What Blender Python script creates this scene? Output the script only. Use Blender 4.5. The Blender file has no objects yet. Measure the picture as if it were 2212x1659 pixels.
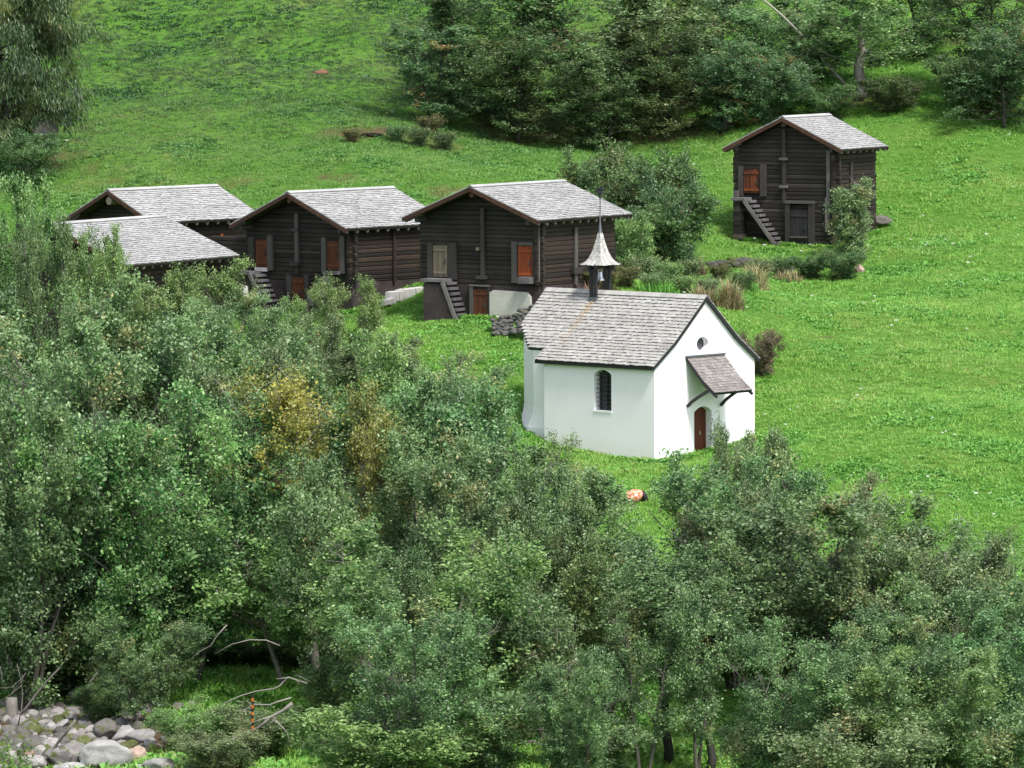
import bpy, bmesh, math, random
import numpy as np
from mathutils import Vector, Matrix, noise as mnoise

random.seed(7)
rng = np.random.default_rng(7)
S = bpy.context.scene
COL = S.collection
R = math.radians

# ------------------------------------------------------------------ camera
FOV, PITCH, ROLL, CAMH = R(10.5), R(4.2), R(0.3), 18.0
F = 512 / math.tan(FOV / 2)
K = 1024 / 2212.0
fw = Vector((0, math.cos(PITCH), -math.sin(PITCH)))
up0 = Vector((0, math.sin(PITCH), math.cos(PITCH)))
r0 = Vector((1, 0, 0))
rt = r0 * math.cos(ROLL) - up0 * math.sin(ROLL)
up = r0 * math.sin(ROLL) + up0 * math.cos(ROLL)
CAM = Vector((0, 0, CAMH))
cam = bpy.data.cameras.new('camera')
cam.sensor_width = 36
cam.angle = FOV
cam.clip_end = 2000
cam.clip_start = 1
camo = bpy.data.objects.new('camera', cam)
COL.objects.link(camo)
camo.matrix_world = Matrix((( rt.x, up.x, -fw.x, 0), (rt.y, up.y, -fw.y, 0), (rt.z, up.z, -fw.z, CAMH), (0, 0, 0, 1)))
S.camera = camo


def ray(X, Y):
    """direction through a picture point, measured on a 2212 px wide view"""
    return (fw + rt * ((X * K - 512) / F) + up * ((384 - Y * K) / F))


def at(X, Y, D):
    d = ray(X, Y)
    return CAM + d * (D / d.y)


# ------------------------------------------------------------------ terrain
ctl = []
for X, Y, D in [
    (1415, 1000, 205), (1128, 918, 210.5), (1185, 958, 209), (1628, 945, 209), (1500, 990, 206),
    (925, 695, 225.5), (1165, 712, 222), (1040, 698, 223.5), (1300, 615, 228), (640, 690, 231), (820, 650, 230.5),
    (1590, 531, 246.5), (1800, 537, 244.6), (1880, 480, 250), (1600, 566, 242), (1600, 600, 239.5), (1750, 560, 242), (1750, 602, 239),
    (1480, 580, 240), (1480, 500, 246),
    (1210, 300, 266), (960, 270, 264), (1450, 290, 265), (1700, 245, 266), (1900, 215, 266), (2150, 250, 263),
    (650, 0, 283), (200, 0, 283), (1200, 0, 283), (1700, 0, 283), (2200, 0, 283), (-150, 0, 283),
    (200, 370, 255), (200, 220, 268), (650, 390, 250), (650, 220, 266), (1000, 390, 248), (-150, 300, 258),
    (2160, 865, 212), (2160, 540, 242), (2000, 640, 232), (1850, 640, 233), (2160, 1145, 192), (1730, 1150, 193), (1690, 870, 214),
    (2000, 900, 208),
    (1000, 735, 221), (1080, 864, 213), (1000, 960, 206), (1400, 1123, 196), (1370, 1085, 198),
    (1860, 1640, 160), (1380, 1640, 162), (1500, 1500, 171), (170, 1610, 158), (170, 1650, 154), (330, 1490, 168),
    (60, 1500, 169)]:
    p = at(X, Y, D)
    ctl.append((p.x, p.y, p.z))
ctl += [(-16, 205, .8), (-20, 226, 3.6), (-13, 190, -1.4), (-18, 237, 4.6), (-9, 215, 2.2), (14, 180, -2.9), (-2, 180, -2.9), (-15, 178, -2.8),
        (-19, 190, -1.2)]
for x in (-45, -15, 15, 45):
    ctl += [(x, 130, -5.6), (x, 100, -4.5), (x, 60, 2), (x, 20, 11), (x, 0, 16.1), (x, -40, 25), (x, 310, 30), (x, 350, 49), (x, 420, 80)]
for D, z in ((160, -4.6), (190, -1.2), (215, 2.2), (240, 5.9), (262, 9.8), (283, 16.9)):
    ctl += [(-50, D, z), (50, D, z)]
ctl = np.array(ctl)


def tps_k(r2):
    return np.where(r2 > 1e-9, r2 * np.log(r2 + 1e-12) * .5, 0)


n = len(ctl)
d2 = ((ctl[:, None, :2] - ctl[None, :, :2]) ** 2).sum(-1)
A = np.zeros((n + 3, n + 3))
A[:n, :n] = tps_k(d2) + np.eye(n) * 4.0
A[:n, n] = 1; A[:n, n + 1:] = ctl[:, :2]
A[n, :n] = 1; A[n + 1:, :n] = ctl[:, :2].T
tw = np.linalg.solve(A, np.concatenate([ctl[:, 2], np.zeros(3)]))


def tz(x, y):
    x = np.asarray(x, float); y = np.asarray(y, float)
    xc = np.clip(x, -50, 50)
    sh = np.broadcast(x, y).shape
    xf, yf = np.broadcast_to(xc, sh).ravel(), np.broadcast_to(y, sh).ravel()
    out = np.zeros(xf.size)
    for i in range(0, xf.size, 20000):
        q = np.stack([xf[i:i + 20000], yf[i:i + 20000]], 1)
        r2 = ((q[:, None] - ctl[None, :, :2]) ** 2).sum(-1)
        out[i:i + 20000] = tps_k(r2) @ tw[:n] + tw[n] + q @ tw[n + 1:]
    X, Y = xf, yf
    far = np.ones(xf.size)
    for bx, by in ((-.5, 226), (-8.5, 233), (14, 248), (-16, 240), (-16, 226), (5.5, 209)):
        far = np.minimum(far, np.clip((np.hypot(X - bx, Y - by) - 5.5) / 5, 0, 1))
    out += .05 * np.sin(X * 1.9 + np.sin(Y * .7) * 2) * np.sin(Y * 1.3 + 1.2 * np.sin(X * .8)) + (.04 + .15 * far) * np.sin(X * .47 + Y * .33) * np.sin(Y * .41 - X * .2)
    return out.reshape(sh)


def gz(x, y):
    return float(tz(x, y))


def ground_at(X, Y, lo=145, hi=300):
    """where the line of sight through a picture point meets the ground"""
    d = ray(X, Y)
    ts = np.linspace(lo, hi, 1200) / d.y
    zz = CAMH + d.z * ts
    g = tz(d.x * ts, d.y * ts)
    k = np.argmax(zz < g)
    t = ts[k]
    return Vector((d.x * t, d.y * t, g[k]))


# ------------------------------------------------------------------ helpers
def tag(o, label=None, cat=None, group=None, kind=None):
    if label: o['label'] = label
    if cat: o['category'] = cat
    if group: o['group'] = group
    if kind: o['kind'] = kind
    return o


def empty(name, loc, rz=0, label=None, cat=None, group=None):
    o = bpy.data.objects.new(name, None)
    o.empty_display_size = .2
    o.location = loc
    o.rotation_euler = (0, 0, rz)
    COL.objects.link(o)
    return tag(o, label, cat, group)


def link(name, me, parent=None, mat=None):
    o = bpy.data.objects.new(name, me)
    COL.objects.link(o)
    if parent is not None: o.parent = parent
    if mat is not None and len(me.materials) == 0: me.materials.append(mat)
    return o


class MB:
    def __init__(s):
        s.v = []; s.f = []; s.t = []

    def add(s, vs, fs, tint=.5):
        b = len(s.v)
        s.v += [tuple(p) for p in vs]
        s.f += [tuple(i + b for i in f) for f in fs]
        s.t += [tint] * len(fs)
        return s

    def hexa(s, p, tint=.5):  # p: 4 bottom, 4 top
        return s.add(p, [(3, 2, 1, 0), (4, 5, 6, 7), (0, 1, 5, 4), (1, 2, 6, 5), (2, 3, 7, 6), (3, 0, 4, 7)], tint)

    def box(s, x0, x1, y0, y1, z0, z1, tint=.5):
        return s.hexa([(x0, y0, z0), (x1, y0, z0), (x1, y1, z0), (x0, y1, z0), (x0, y0, z1), (x1, y0, z1), (x1, y1, z1), (x0, y1, z1)], tint)

    def bar(s, a, b, w, h, tint=.5, upv=(0, 0, 1)):
        a, b = Vector(a), Vector(b)
        d = (b - a).normalized()
        u = d.cross(Vector(upv))
        if u.length < 1e-4: u = d.cross(Vector((0, 1, 0)))
        u.normalize(); v = u.cross(d)
        u *= w / 2; v *= h / 2
        return s.hexa([a - u - v, a + u - v, b + u - v, b - u - v, a - u + v, a + u + v, b + u + v, b - u + v], tint)

    def tube(s, pts, rad, k=6, tint=.5, cap=True):
        pts = [Vector(p) for p in pts]
        base = len(s.v); m = len(pts)
        ref = Vector((.31, .2, .93))
        for i, p in enumerate(pts):
            d = (pts[min(i + 1, m - 1)] - pts[max(i - 1, 0)]).normalized()
            u = d.cross(ref)
            if u.length < .05: u = d.cross(Vector((1, 0, 0)))
            u.normalize(); w = d.cross(u)
            r = rad[i] if hasattr(rad, '__len__') else rad
            for j in range(k):
                a = 2 * math.pi * j / k
                s.v.append(tuple(p + (u * math.cos(a) + w * math.sin(a)) * r))
        fs = []
        for i in range(m - 1):
            for j in range(k):
                fs.append((base + i * k + j, base + i * k + (j + 1) % k, base + (i + 1) * k + (j + 1) % k, base + (i + 1) * k + j))
        if cap:
            fs.append(tuple(base + j for j in range(k))[::-1])
            fs.append(tuple(base + (m - 1) * k + j for j in range(k)))
        s.f += fs; s.t += [tint] * len(fs)
        return s

    def mesh(s, name, mat=None, smooth=False):
        me = bpy.data.meshes.new(name)
        me.from_pydata(s.v, [], s.f)
        at_ = me.attributes.new('tint', 'FLOAT', 'FACE')
        at_.data.foreach_set('value', np.array(s.t, np.float32))
        if mat: me.materials.append(mat)
        if smooth: me.polygons.foreach_set('use_smooth', [True] * len(me.polygons))
        me.validate(); me.update()
        return me

    def build(s, name, mat, parent=None, smooth=False):
        return link(name, s.mesh(name, mat, smooth), parent)


# ------------------------------------------------------------------ materials
def newmat(name):
    m = bpy.data.materials.new(name); m.use_nodes = True
    nt = m.node_tree
    for x in list(nt.nodes): nt.nodes.remove(x)
    return m, nt, nt.nodes, nt.links


def N(nt, typ, **kw):
    x = nt.nodes.new(typ)
    for k, v in kw.items():
        if k in ('inp',):
            for a, b in v.items(): x.inputs[a].default_value = b
        else: setattr(x, k, v)
    return x


def ramp(nt, stops, fac):
    r = nt.nodes.new('ShaderNodeValToRGB')
    el = r.color_ramp.elements
    while len(el) > 1: el.remove(el[0])
    el[0].position = stops[0][0]; el[0].color = (*stops[0][1], 1)
    for p, c in stops[1:]:
        e = el.new(p); e.color = (*c, 1)
    nt.links.new(fac, r.inputs[0])
    return r.outputs[0]


def mix(nt, a, b, fac, mode='MIX'):
    m = nt.nodes.new('ShaderNodeMix'); m.data_type = 'RGBA'; m.blend_type = mode
    for sock, v in ((m.inputs[0], fac), (m.inputs[6], a), (m.inputs[7], b)):
        if isinstance(v, (int, float)): sock.default_value = v
        elif isinstance(v, tuple): sock.default_value = (*v, 1)
        else: nt.links.new(v, sock)
    return m.outputs[2]


def math_(nt, op, a, b=None, clamp=False):
    m = nt.nodes.new('ShaderNodeMath'); m.operation = op; m.use_clamp = clamp
    for i, v in enumerate((a, b)):
        if v is None: continue
        if isinstance(v, (int, float)): m.inputs[i].default_value = v
        else: nt.links.new(v, m.inputs[i])
    return m.outputs[0]


def noise(nt, scale, vec, detail=4, rough=.55):
    x = nt.nodes.new('ShaderNodeTexNoise')
    x.inputs['Scale'].default_value = scale; x.inputs['Detail'].default_value = detail; x.inputs['Roughness'].default_value = rough
    nt.links.new(vec, x.inputs['Vector'])
    return x.outputs[0]


def coords(nt, kind='Object', scale=None):
    if kind == 'World':
        v = nt.nodes.new('ShaderNodeNewGeometry').outputs['Position']
    else:
        v = nt.nodes.new('ShaderNodeTexCoord').outputs[kind]
    if scale:
        m = nt.nodes.new('ShaderNodeMapping'); m.inputs['Scale'].default_value = scale
        nt.links.new(v, m.inputs[0]); v = m.outputs[0]
    return v


def attr(nt, name='tint'):
    a = nt.nodes.new('ShaderNodeAttribute'); a.attribute_name = name
    return a.outputs['Fac']


def finish(m, nt, col, rough=.8, spec=.3, bump=None, bstr=.3, bdist=.02, metal=0):
    p = nt.nodes.new('ShaderNodeBsdfPrincipled'); o = nt.nodes.new('ShaderNodeOutputMaterial')
    if isinstance(col, tuple): p.inputs['Base Color'].default_value = (*col, 1)
    else: nt.links.new(col, p.inputs['Base Color'])
    if isinstance(rough, (int, float)): p.inputs['Roughness'].default_value = rough
    else: nt.links.new(rough, p.inputs['Roughness'])
    p.inputs['Specular IOR Level'].default_value = spec
    p.inputs['Metallic'].default_value = metal
    if bump is not None:
        b = nt.nodes.new('ShaderNodeBump'); b.inputs['Strength'].default_value = bstr; b.inputs['Distance'].default_value = bdist
        nt.links.new(bump, b.inputs['Height']); nt.links.new(b.outputs[0], p.inputs['Normal'])
    nt.links.new(p.outputs[0], o.inputs[0])
    return m


def wood(name, stops, stretch=(1.2, 1.2, 26), rough=.75, tintw=.55, spec=.3):
    m, nt, _, L = newmat(name)
    v = coords(nt, 'Object', stretch)
    g = noise(nt, 1.5, v, 6, .65)
    big = noise(nt, .9, coords(nt, 'Object'), 3)
    t = attr(nt)
    f = math_(nt, 'ADD', math_(nt, 'MULTIPLY', g, .6), math_(nt, 'MULTIPLY', t, tintw))
    f = math_(nt, 'ADD', f, math_(nt, 'MULTIPLY', big, .35))
    f = math_(nt, 'SUBTRACT', f, .3, True)
    return finish(m, nt, ramp(nt, stops, f), rough, spec, g, .5, .01)


M = {}
M['log'] = wood('dark_log_wood', [(0, (.005, .004, .0035)), (.38, (.015, .012, .010)), (.6, (.035, .028, .023)), (.77, (.075, .061, .052)), (.9, (.15, .13, .115)), (1, (.26, .24, .22))])
M['logside'] = wood('brown_log_wood', [(0, (.005, .004, .003)), (.4, (.013, .009, .007)), (.66, (.036, .023, .016)), (.86, (.08, .055, .04)), (1, (.19, .16, .14))])
M['post'] = wood('weathered_post_wood', [(0, (.03, .026, .024)), (.5, (.085, .076, .070)), (1, (.28, .26, .25))], (20, 20, 1.2))
M['darkpost'] = wood('dark_post_wood', [(0, (.012, .010, .010)), (.5, (.035, .03, .028)), (1, (.11, .10, .095))], (20, 20, 1.2))
M['reddoor'] = wood('red_brown_door_wood', [(0, (.03, .010, .005)), (.5, (.095, .029, .012)), (1, (.17, .062, .027))], (14, 14, 1))
M['orangedoor'] = wood('orange_door_wood', [(0, (.05, .010, .004)), (.4, (.20, .040, .010)), (.75, (.32, .075, .018)), (1, (.42, .13, .04))], (14, 14, 1))
M['fadeddoor'] = wood('faded_orange_door', [(0, (.012, .006, .005)), (.4, (.05, .014, .007)), (.75, (.20, .055, .015)), (1, (.32, .11, .03))], (10, 10, .7))
M['tandoor'] = wood('grey_tan_door_wood', [(0, (.05, .04, .028)), (.5, (.15, .125, .09)), (1, (.27, .23, .17))], (14, 14, 1))
M['darkdoor'] = wood('dark_door_wood', [(0, (.008, .008, .009)), (.6, (.024, .022, .024)), (.85, (.06, .04, .03)), (1, (.2, .08, .03))], (14, 14, 1))
M['barge'] = wood('brown_barge_board', [(0, (.012, .006, .004)), (.5, (.055, .025, .014)), (.85, (.14, .07, .04)), (1, (.22, .13, .08))], (3, 3, 3))
M['chapeldoor'] = wood('brown_chapel_door', [(0, (.04, .010, .005)), (.5, (.10, .024, .010)), (1, (.17, .05, .02))], (14, 14, 1))
M['deadwood'] = wood('bare_dead_wood', [(0, (.06, .052, .045)), (.5, (.20, .18, .16)), (1, (.42, .39, .355))], (9, 9, 9))
M['bark'] = wood('grey_bark', [(0, (.03, .026, .022)), (.5, (.10, .09, .078)), (1, (.26, .24, .21))], (9, 9, 3))
M['palebark'] = wood('pale_grey_bark', [(0, (.08, .072, .06)), (.5, (.24, .22, .19)), (1, (.42, .40, .36))], (9, 9, 3))
M['darkbark'] = wood('dark_bark', [(0, (.012, .011, .010)), (.5, (.045, .04, .036)), (1, (.12, .11, .10))], (9, 9, 3))


def shingle(name, stops, warm=(.30, .22, .12)):
    m, nt, _, L = newmat(name)
    v = coords(nt, 'Object')
    a = noise(nt, 1.1, v, 5, .6); b = noise(nt, 16, v, 4, .7)
    f = math_(nt, 'ADD', math_(nt, 'MULTIPLY', attr(nt), .55), math_(nt, 'ADD', math_(nt, 'MULTIPLY', a, .5), math_(nt, 'MULTIPLY', b, .35)))
    f = math_(nt, 'SUBTRACT', f, .22, True)
    c = ramp(nt, stops, f)
    w = attr(nt, 'rust')
    c = mix(nt, c, warm, w)
    return finish(m, nt, c, .75, .35, b, .4, .01)


M['shingle'] = shingle('pale_grey_shingles', [(0, (.13, .12, .125)), (.3, (.235, .232, .23)), (.6, (.365, .361, .358)), (1, (.56, .553, .55))])
M['chapelshingle'] = shingle('grey_chapel_shingles', [(0, (.09, .086, .082)), (.3, (.22, .211, .196)), (.6, (.36, .348, .325)), (1, (.55, .537, .51))])
M['canopyshingle'] = shingle('brown_grey_canopy_shingles', [(0, (.05, .044, .042)), (.4, (.14, .122, .115)), (.7, (.25, .23, .22)), (1, (.42, .40, .385))])
M['deck'] = wood('dark_roof_boards', [(0, (.012, .009, .007)), (.5, (.035, .025, .02)), (1, (.09, .065, .05))], (3, 3, 3))


def plaster(name, lo, hi, dirty=None, bstr=.25):
    m, nt, _, L = newmat(name)
    v = coords(nt, 'Object')
    a = noise(nt, .8, v, 5, .6); b = noise(nt, 9, v, 5, .7)
    c = ramp(nt, [(.3, lo), (.7, hi)], math_(nt, 'ADD', math_(nt, 'MULTIPLY', a, .7), math_(nt, 'MULTIPLY', b, .3)))
    if dirty:
        sp = nt.nodes.new('ShaderNodeSeparateXYZ'); L.new(v, sp.inputs[0])
        mr = nt.nodes.new('ShaderNodeMapRange'); mr.inputs[1].default_value = .85; mr.inputs[2].default_value = -.1; L.new(sp.outputs[2], mr.inputs[0])
        k = math_(nt, 'MULTIPLY', mr.outputs[0], math_(nt, 'MULTIPLY', noise(nt, 3, v, 6, .7), 1.0), True)
        c = mix(nt, c, dirty, math_(nt, 'MULTIPLY', k, .75))
    return finish(m, nt, c, .9, .15, b, bstr, .02)


M['white'] = plaster('white_lime_plaster', (.82, .785, .805), (.89, .855, .87), (.60, .56, .53))
M['cream'] = plaster('cream_plaster', (.32, .31, .27), (.52, .50, .45), bstr=.8)
M['stonewall'] = plaster('dark_plastered_masonry', (.014, .011, .011), (.075, .058, .058), bstr=1)
M['stonestep'] = plaster('grey_step_stone', (.05, .047, .05), (.19, .18, .185), bstr=1)
M['palestone'] = plaster('pale_stone', (.36, .34, .33), (.62, .60, .58), bstr=1)


def stone(name, stops, moss=0.0):
    m, nt, _, L = newmat(name)
    v = coords(nt, 'Object')
    a = noise(nt, 2.2, v, 7, .65); b = noise(nt, 14, v, 6, .75)
    f = math_(nt, 'ADD', math_(nt, 'MULTIPLY', a, .7), math_(nt, 'MULTIPLY', b, .4))
    oi = nt.nodes.new('ShaderNodeObjectInfo')
    f = math_(nt, 'ADD', math_(nt, 'SUBTRACT', f, .15), math_(nt, 'MULTIPLY', math_(nt, 'SUBTRACT', oi.outputs['Random'], .5), .25), True)
    c = ramp(nt, stops, f)
    if moss:
        g = nt.nodes.new('ShaderNodeNewGeometry'); sp = nt.nodes.new('ShaderNodeSeparateXYZ'); L.new(g.outputs['Normal'], sp.inputs[0])
        k = math_(nt, 'MULTIPLY', math_(nt, 'GREATER_THAN', noise(nt, 2.6, v, 5, .6), .62 - moss * .25), 1)
        c = mix(nt, c, (.07, .09, .012), math_(nt, 'MULTIPLY', k, .85))
    return finish(m, nt, c, .85, .25, b, .8, .03)


M['rock'] = stone('grey_river_rock', [(.1, (.10, .095, .09)), (.5, (.30, .28, .27)), (.85, (.58, .55, .53))], .06)
M['whiterock'] = stone('white_grey_rock', [(.1, (.12, .115, .11)), (.45, (.32, .31, .30)), (.75, (.56, .55, .54)), (.95, (.74, .73, .72))])
M['darkrock'] = stone('dark_grey_rock', [(.1, (.05, .046, .042)), (.5, (.14, .13, .12)), (.85, (.30, .28, .26))], .15)
M['brownrock'] = stone('brown_pink_rock', [(.1, (.16, .11, .09)), (.5, (.36, .26, .21)), (.85, (.56, .46, .41))])
M['mossrock'] = stone('mossy_rock', [(.1, (.08, .08, .06)), (.5, (.2, .19, .15)), (.85, (.36, .34, .29))], .85)
M['wallstone'] = stone('dry_wall_stone', [(.1, (.035, .032, .03)), (.5, (.10, .095, .09)), (.85, (.26, .25, .24))], .1)


def plain(name, col, rough=.6, spec=.4, metal=0, var=.15, scale=8):
    m, nt, _, L = newmat(name)
    a = noise(nt, scale, coords(nt, 'Object'), 4)
    c = mix(nt, tuple(x * (1 - var) for x in col), tuple(min(1, x * (1 + var)) for x in col), a)
    return finish(m, nt, c, rough, spec, None, metal=metal)


M['lead'] = plain('lead_flashing', (.13, .135, .15), .45, .5, .4)
M['iron'] = plain('wrought_iron', (.045, .05, .06), .5, .5, .3)
M['blackwood'] = plain('black_painted_timber', (.012, .011, .014), .6, .4, 0, .4, 20)
M['bell'] = plain('silver_bell_metal', (.48, .48, .5), .35, .5, .75)
M['glass'] = plain('dark_window_glass', (.012, .014, .018), .12, .6, 0, .3, 3)
M['oculusglass'] = plain('grey_window_glass', (.05, .055, .065), .15, .6, 0, .5, 9)
M['soil'] = plain('bare_red_soil', (.17, .085, .06), .95, .1, 0, .5, 12)
M['darksoil'] = plain('dark_wet_soil', (.02, .014, .013), .95, .1, 0, .6, 9)
M['whitepost'] = plain('white_painted_post', (.75, .75, .76), .6, .3)


def leafmat(name, c0, c1, back=None, hv=.24, rough=.38, spec=.5, trans=.34, odd=None):
    m, nt, _, L = newmat(name)
    t = attr(nt)
    c = mix(nt, c0, c1, t)
    if odd:
        c = mix(nt, c, odd, math_(nt, 'GREATER_THAN', attr(nt, 'odd'), .5))
    oi = nt.nodes.new('ShaderNodeObjectInfo')
    hs = nt.nodes.new('ShaderNodeHueSaturation')
    L.new(math_(nt, 'ADD', .5 - hv * .12, math_(nt, 'MULTIPLY', oi.outputs['Random'], hv * .24)), hs.inputs['Hue'])
    L.new(math_(nt, 'ADD', 1 - hv, math_(nt, 'MULTIPLY', oi.outputs['Random'], hv * 2)), hs.inputs['Value'])
    L.new(c, hs.inputs['Color'])
    c = hs.outputs[0]
    if back:
        g = nt.nodes.new('ShaderNodeNewGeometry')
        c = mix(nt, c, back, math_(nt, 'MULTIPLY', g.outputs['Backfacing'], .55))
    p = nt.nodes.new('ShaderNodeBsdfPrincipled'); p.inputs['Roughness'].default_value = rough
    p.inputs['Specular IOR Level'].default_value = spec
    L.new(c, p.inputs['Base Color'])
    tr = nt.nodes.new('ShaderNodeBsdfTranslucent'); L.new(c, tr.inputs[0])
    mx = nt.nodes.new('ShaderNodeMixShader'); mx.inputs[0].default_value = trans
    L.new(p.outputs[0], mx.inputs[1]); L.new(tr.outputs[0], mx.inputs[2])
    o = nt.nodes.new('ShaderNodeOutputMaterial'); L.new(mx.outputs[0], o.inputs[0])
    return m


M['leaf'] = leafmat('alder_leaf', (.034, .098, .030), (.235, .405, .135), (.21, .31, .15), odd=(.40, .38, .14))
M['leafolive'] = leafmat('olive_leaf', (.048, .104, .036), (.29, .41, .155), (.26, .33, .17), odd=(.42, .34, .16))
M['leafbright'] = leafmat('bright_leaf', (.046, .13, .032), (.30, .47, .13), (.25, .34, .145))
M['leafyellow'] = leafmat('yellowing_leaf', (.075, .13, .030), (.42, .42, .085), (.33, .34, .11), odd=(.52, .48, .08))
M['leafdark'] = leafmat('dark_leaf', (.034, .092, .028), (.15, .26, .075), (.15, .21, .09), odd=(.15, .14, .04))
M['leafblue'] = leafmat('blue_green_leaf', (.038, .10, .036), (.16, .28, .095), (.17, .23, .12), odd=(.30, .13, .04))
M['needle'] = leafmat('larch_needle', (.034, .078, .026), (.13, .20, .065), None, odd=(.22, .24, .07))
M['leafred'] = leafmat('reddish_shrub_leaf', (.07, .085, .028), (.20, .20, .07), None, odd=(.30, .16, .07))
M['leafpink'] = leafmat('pinkish_shrub_leaf', (.10, .10, .05), (.24, .20, .12), None, odd=(.45, .27, .23))
M['lime'] = leafmat('lime_leaf', (.07, .16, .02), (.18, .32, .05), None)
M['straw'] = leafmat('straw_grass', (.14, .15, .045), (.52, .44, .26), None, spec=.2)
M['fireweed'] = leafmat('seeding_fireweed', (.09, .14, .04), (.46, .31, .24), None, spec=.2)


# ground and grass colours
def grass_colour(nt, base):
    w = coords(nt, 'World')
    big = noise(nt, .085, w, 3, .6); mid = noise(nt, .42, w, 4, .65); fine = noise(nt, 2.2, w, 4, .7)
    f = math_(nt, 'ADD', math_(nt, 'MULTIPLY', big, .5), math_(nt, 'ADD', math_(nt, 'MULTIPLY', mid, .45), math_(nt, 'MULTIPLY', fine, .3)))
    return f


def meadowmat():
    m, nt, _, L = newmat('meadow_ground')
    f = grass_colour(nt, None)
    c = ramp(nt, [(.35, (.03, .085, .013)), (.55, (.06, .15, .02)), (.72, (.09, .17, .03)), (.85, (.14, .15, .045))], f)
    soil = ramp(nt, [(.3, (.045, .03, .02)), (.7, (.13, .085, .05))], noise(nt, 3, coords(nt, 'World'), 5, .7))
    c = mix(nt, c, soil, attr(nt, 'soil'))
    return finish(m, nt, c, .95, .1, noise(nt, 9, coords(nt, 'World'), 5, .7), 1, .08)


M['meadow'] = meadowmat()


def grassmat(name, stops, spec=.45, rough=.45, rv=.5):
    m, nt, _, L = newmat(name)
    f = grass_colour(nt, None)
    oi = nt.nodes.new('ShaderNodeObjectInfo')
    f = math_(nt, 'ADD', f, math_(nt, 'MULTIPLY', math_(nt, 'SUBTRACT', oi.outputs['Random'], .5), rv), True)
    c = ramp(nt, stops, f)
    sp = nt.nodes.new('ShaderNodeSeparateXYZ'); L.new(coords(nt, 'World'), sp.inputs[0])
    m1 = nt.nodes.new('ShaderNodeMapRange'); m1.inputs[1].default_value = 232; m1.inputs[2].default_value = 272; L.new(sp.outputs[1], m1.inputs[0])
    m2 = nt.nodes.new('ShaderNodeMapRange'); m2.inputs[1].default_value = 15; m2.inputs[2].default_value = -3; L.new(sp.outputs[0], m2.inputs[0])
    slope_dim = math_(nt, 'MULTIPLY', math_(nt, 'MULTIPLY', m1.outputs[0], m2.outputs[0]), .85)  # upper-left slope's dimmer light, painted into the blade colour
    c = mix(nt, c, mix(nt, c, (.36, .32, .75), 1.0, 'MULTIPLY'), slope_dim)
    p = nt.nodes.new('ShaderNodeBsdfPrincipled'); p.inputs['Roughness'].default_value = rough
    p.inputs['Specular IOR Level'].default_value = spec
    L.new(c, p.inputs['Base Color'])
    tr = nt.nodes.new('ShaderNodeBsdfTranslucent'); L.new(c, tr.inputs[0])
    mx = nt.nodes.new('ShaderNodeMixShader'); mx.inputs[0].default_value = .3
    L.new(p.outputs[0], mx.inputs[1]); L.new(tr.outputs[0], mx.inputs[2])
    o = nt.nodes.new('ShaderNodeOutputMaterial'); L.new(mx.outputs[0], o.inputs[0])
    return m


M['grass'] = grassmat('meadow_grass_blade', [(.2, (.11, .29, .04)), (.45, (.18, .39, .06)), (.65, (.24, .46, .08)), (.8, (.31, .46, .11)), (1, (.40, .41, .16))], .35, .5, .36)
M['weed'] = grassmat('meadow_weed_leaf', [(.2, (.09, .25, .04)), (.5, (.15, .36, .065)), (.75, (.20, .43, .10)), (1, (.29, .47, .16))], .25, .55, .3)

# ------------------------------------------------------------------ terrain mesh
xs = np.concatenate([np.arange(-150, -54, 6), np.arange(-54, 54.1, .6), np.arange(60, 151, 6)])
ys = np.concatenate([np.arange(-60, 140, 5), np.arange(140, 300, .5), np.arange(300, 425, 5)])
GX, GY = np.meshgrid(xs, ys)
GZ = tz(GX, GY)
SOIL = []  # x, y, rx, ry, strength


def soil_at(x, y):
    s = np.zeros(np.shape(x))
    for (cx, cy, rx, ry, k) in SOIL:
        d = ((x - cx) / rx) ** 2 + ((y - cy) / ry) ** 2
        s = np.maximum(s, k * np.clip(1.6 - 1.4 * d, 0, 1))
    return s


for X, Y, rx, ry, k in [(690, 157, .5, .7, .5), (775, 287, 1.3, 1.4, .8), (830, 282, .8, .9, 1), (720, 290, .9, 1.2, .7), (880, 300, 1.1, 1.6, .55), (950, 312, 1.3, 1.5, .55), (955, 415, .9, 1.2, .7), (740, 388, .8, .8, .6), (700, 383, .35, .4, .9),
                        (510, 395, 1.1, 1, .5), (160, 305, .7, .8, .6), (178, 335, .25, .8, .6), (205, 365, .3, .9, .6), (240, 395, .5, .8, .6), (830, 350, .6, .25, .7),
                        (2050, 90, 1.2, .7, .7), (60, 340, 2.2, 2.6, .8), (1790, 730, .4, .4, .8), (1170, 290, 4, 2.6, .75), (1400, 285, 4, 2.4, .75), (1850, 215, 2.4, 1.6, .7),
                        (170, 1600, 3.6, 8, 1), (0, 1600, 3, 9, 1)]:
    g = ground_at(X, Y, 148, 300)
    SOIL.append((g.x, g.y, rx, ry, k))
me = bpy.data.meshes.new('meadow')
ny, nx = GX.shape
idx = np.arange(nx * ny).reshape(ny, nx)
quads = np.stack([idx[:-1, :-1], idx[:-1, 1:], idx[1:, 1:], idx[1:, :-1]], -1).reshape(-1, 4)
me.vertices.add(nx * ny); me.vertices.foreach_set('co', np.stack([GX, GY, GZ], -1).astype(np.float32).ravel())
me.loops.add(quads.size); me.loops.foreach_set('vertex_index', quads.ravel().astype(np.int32))
me.polygons.add(len(quads)); me.polygons.foreach_set('loop_start', np.arange(0, quads.size, 4, dtype=np.int32))
me.update(calc_edges=True)
me.polygons.foreach_set('use_smooth', np.ones(len(quads), bool))
a = me.attributes.new('soil', 'FLOAT', 'POINT'); a.data.foreach_set('value', soil_at(GX, GY).astype(np.float32).ravel())
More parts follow.
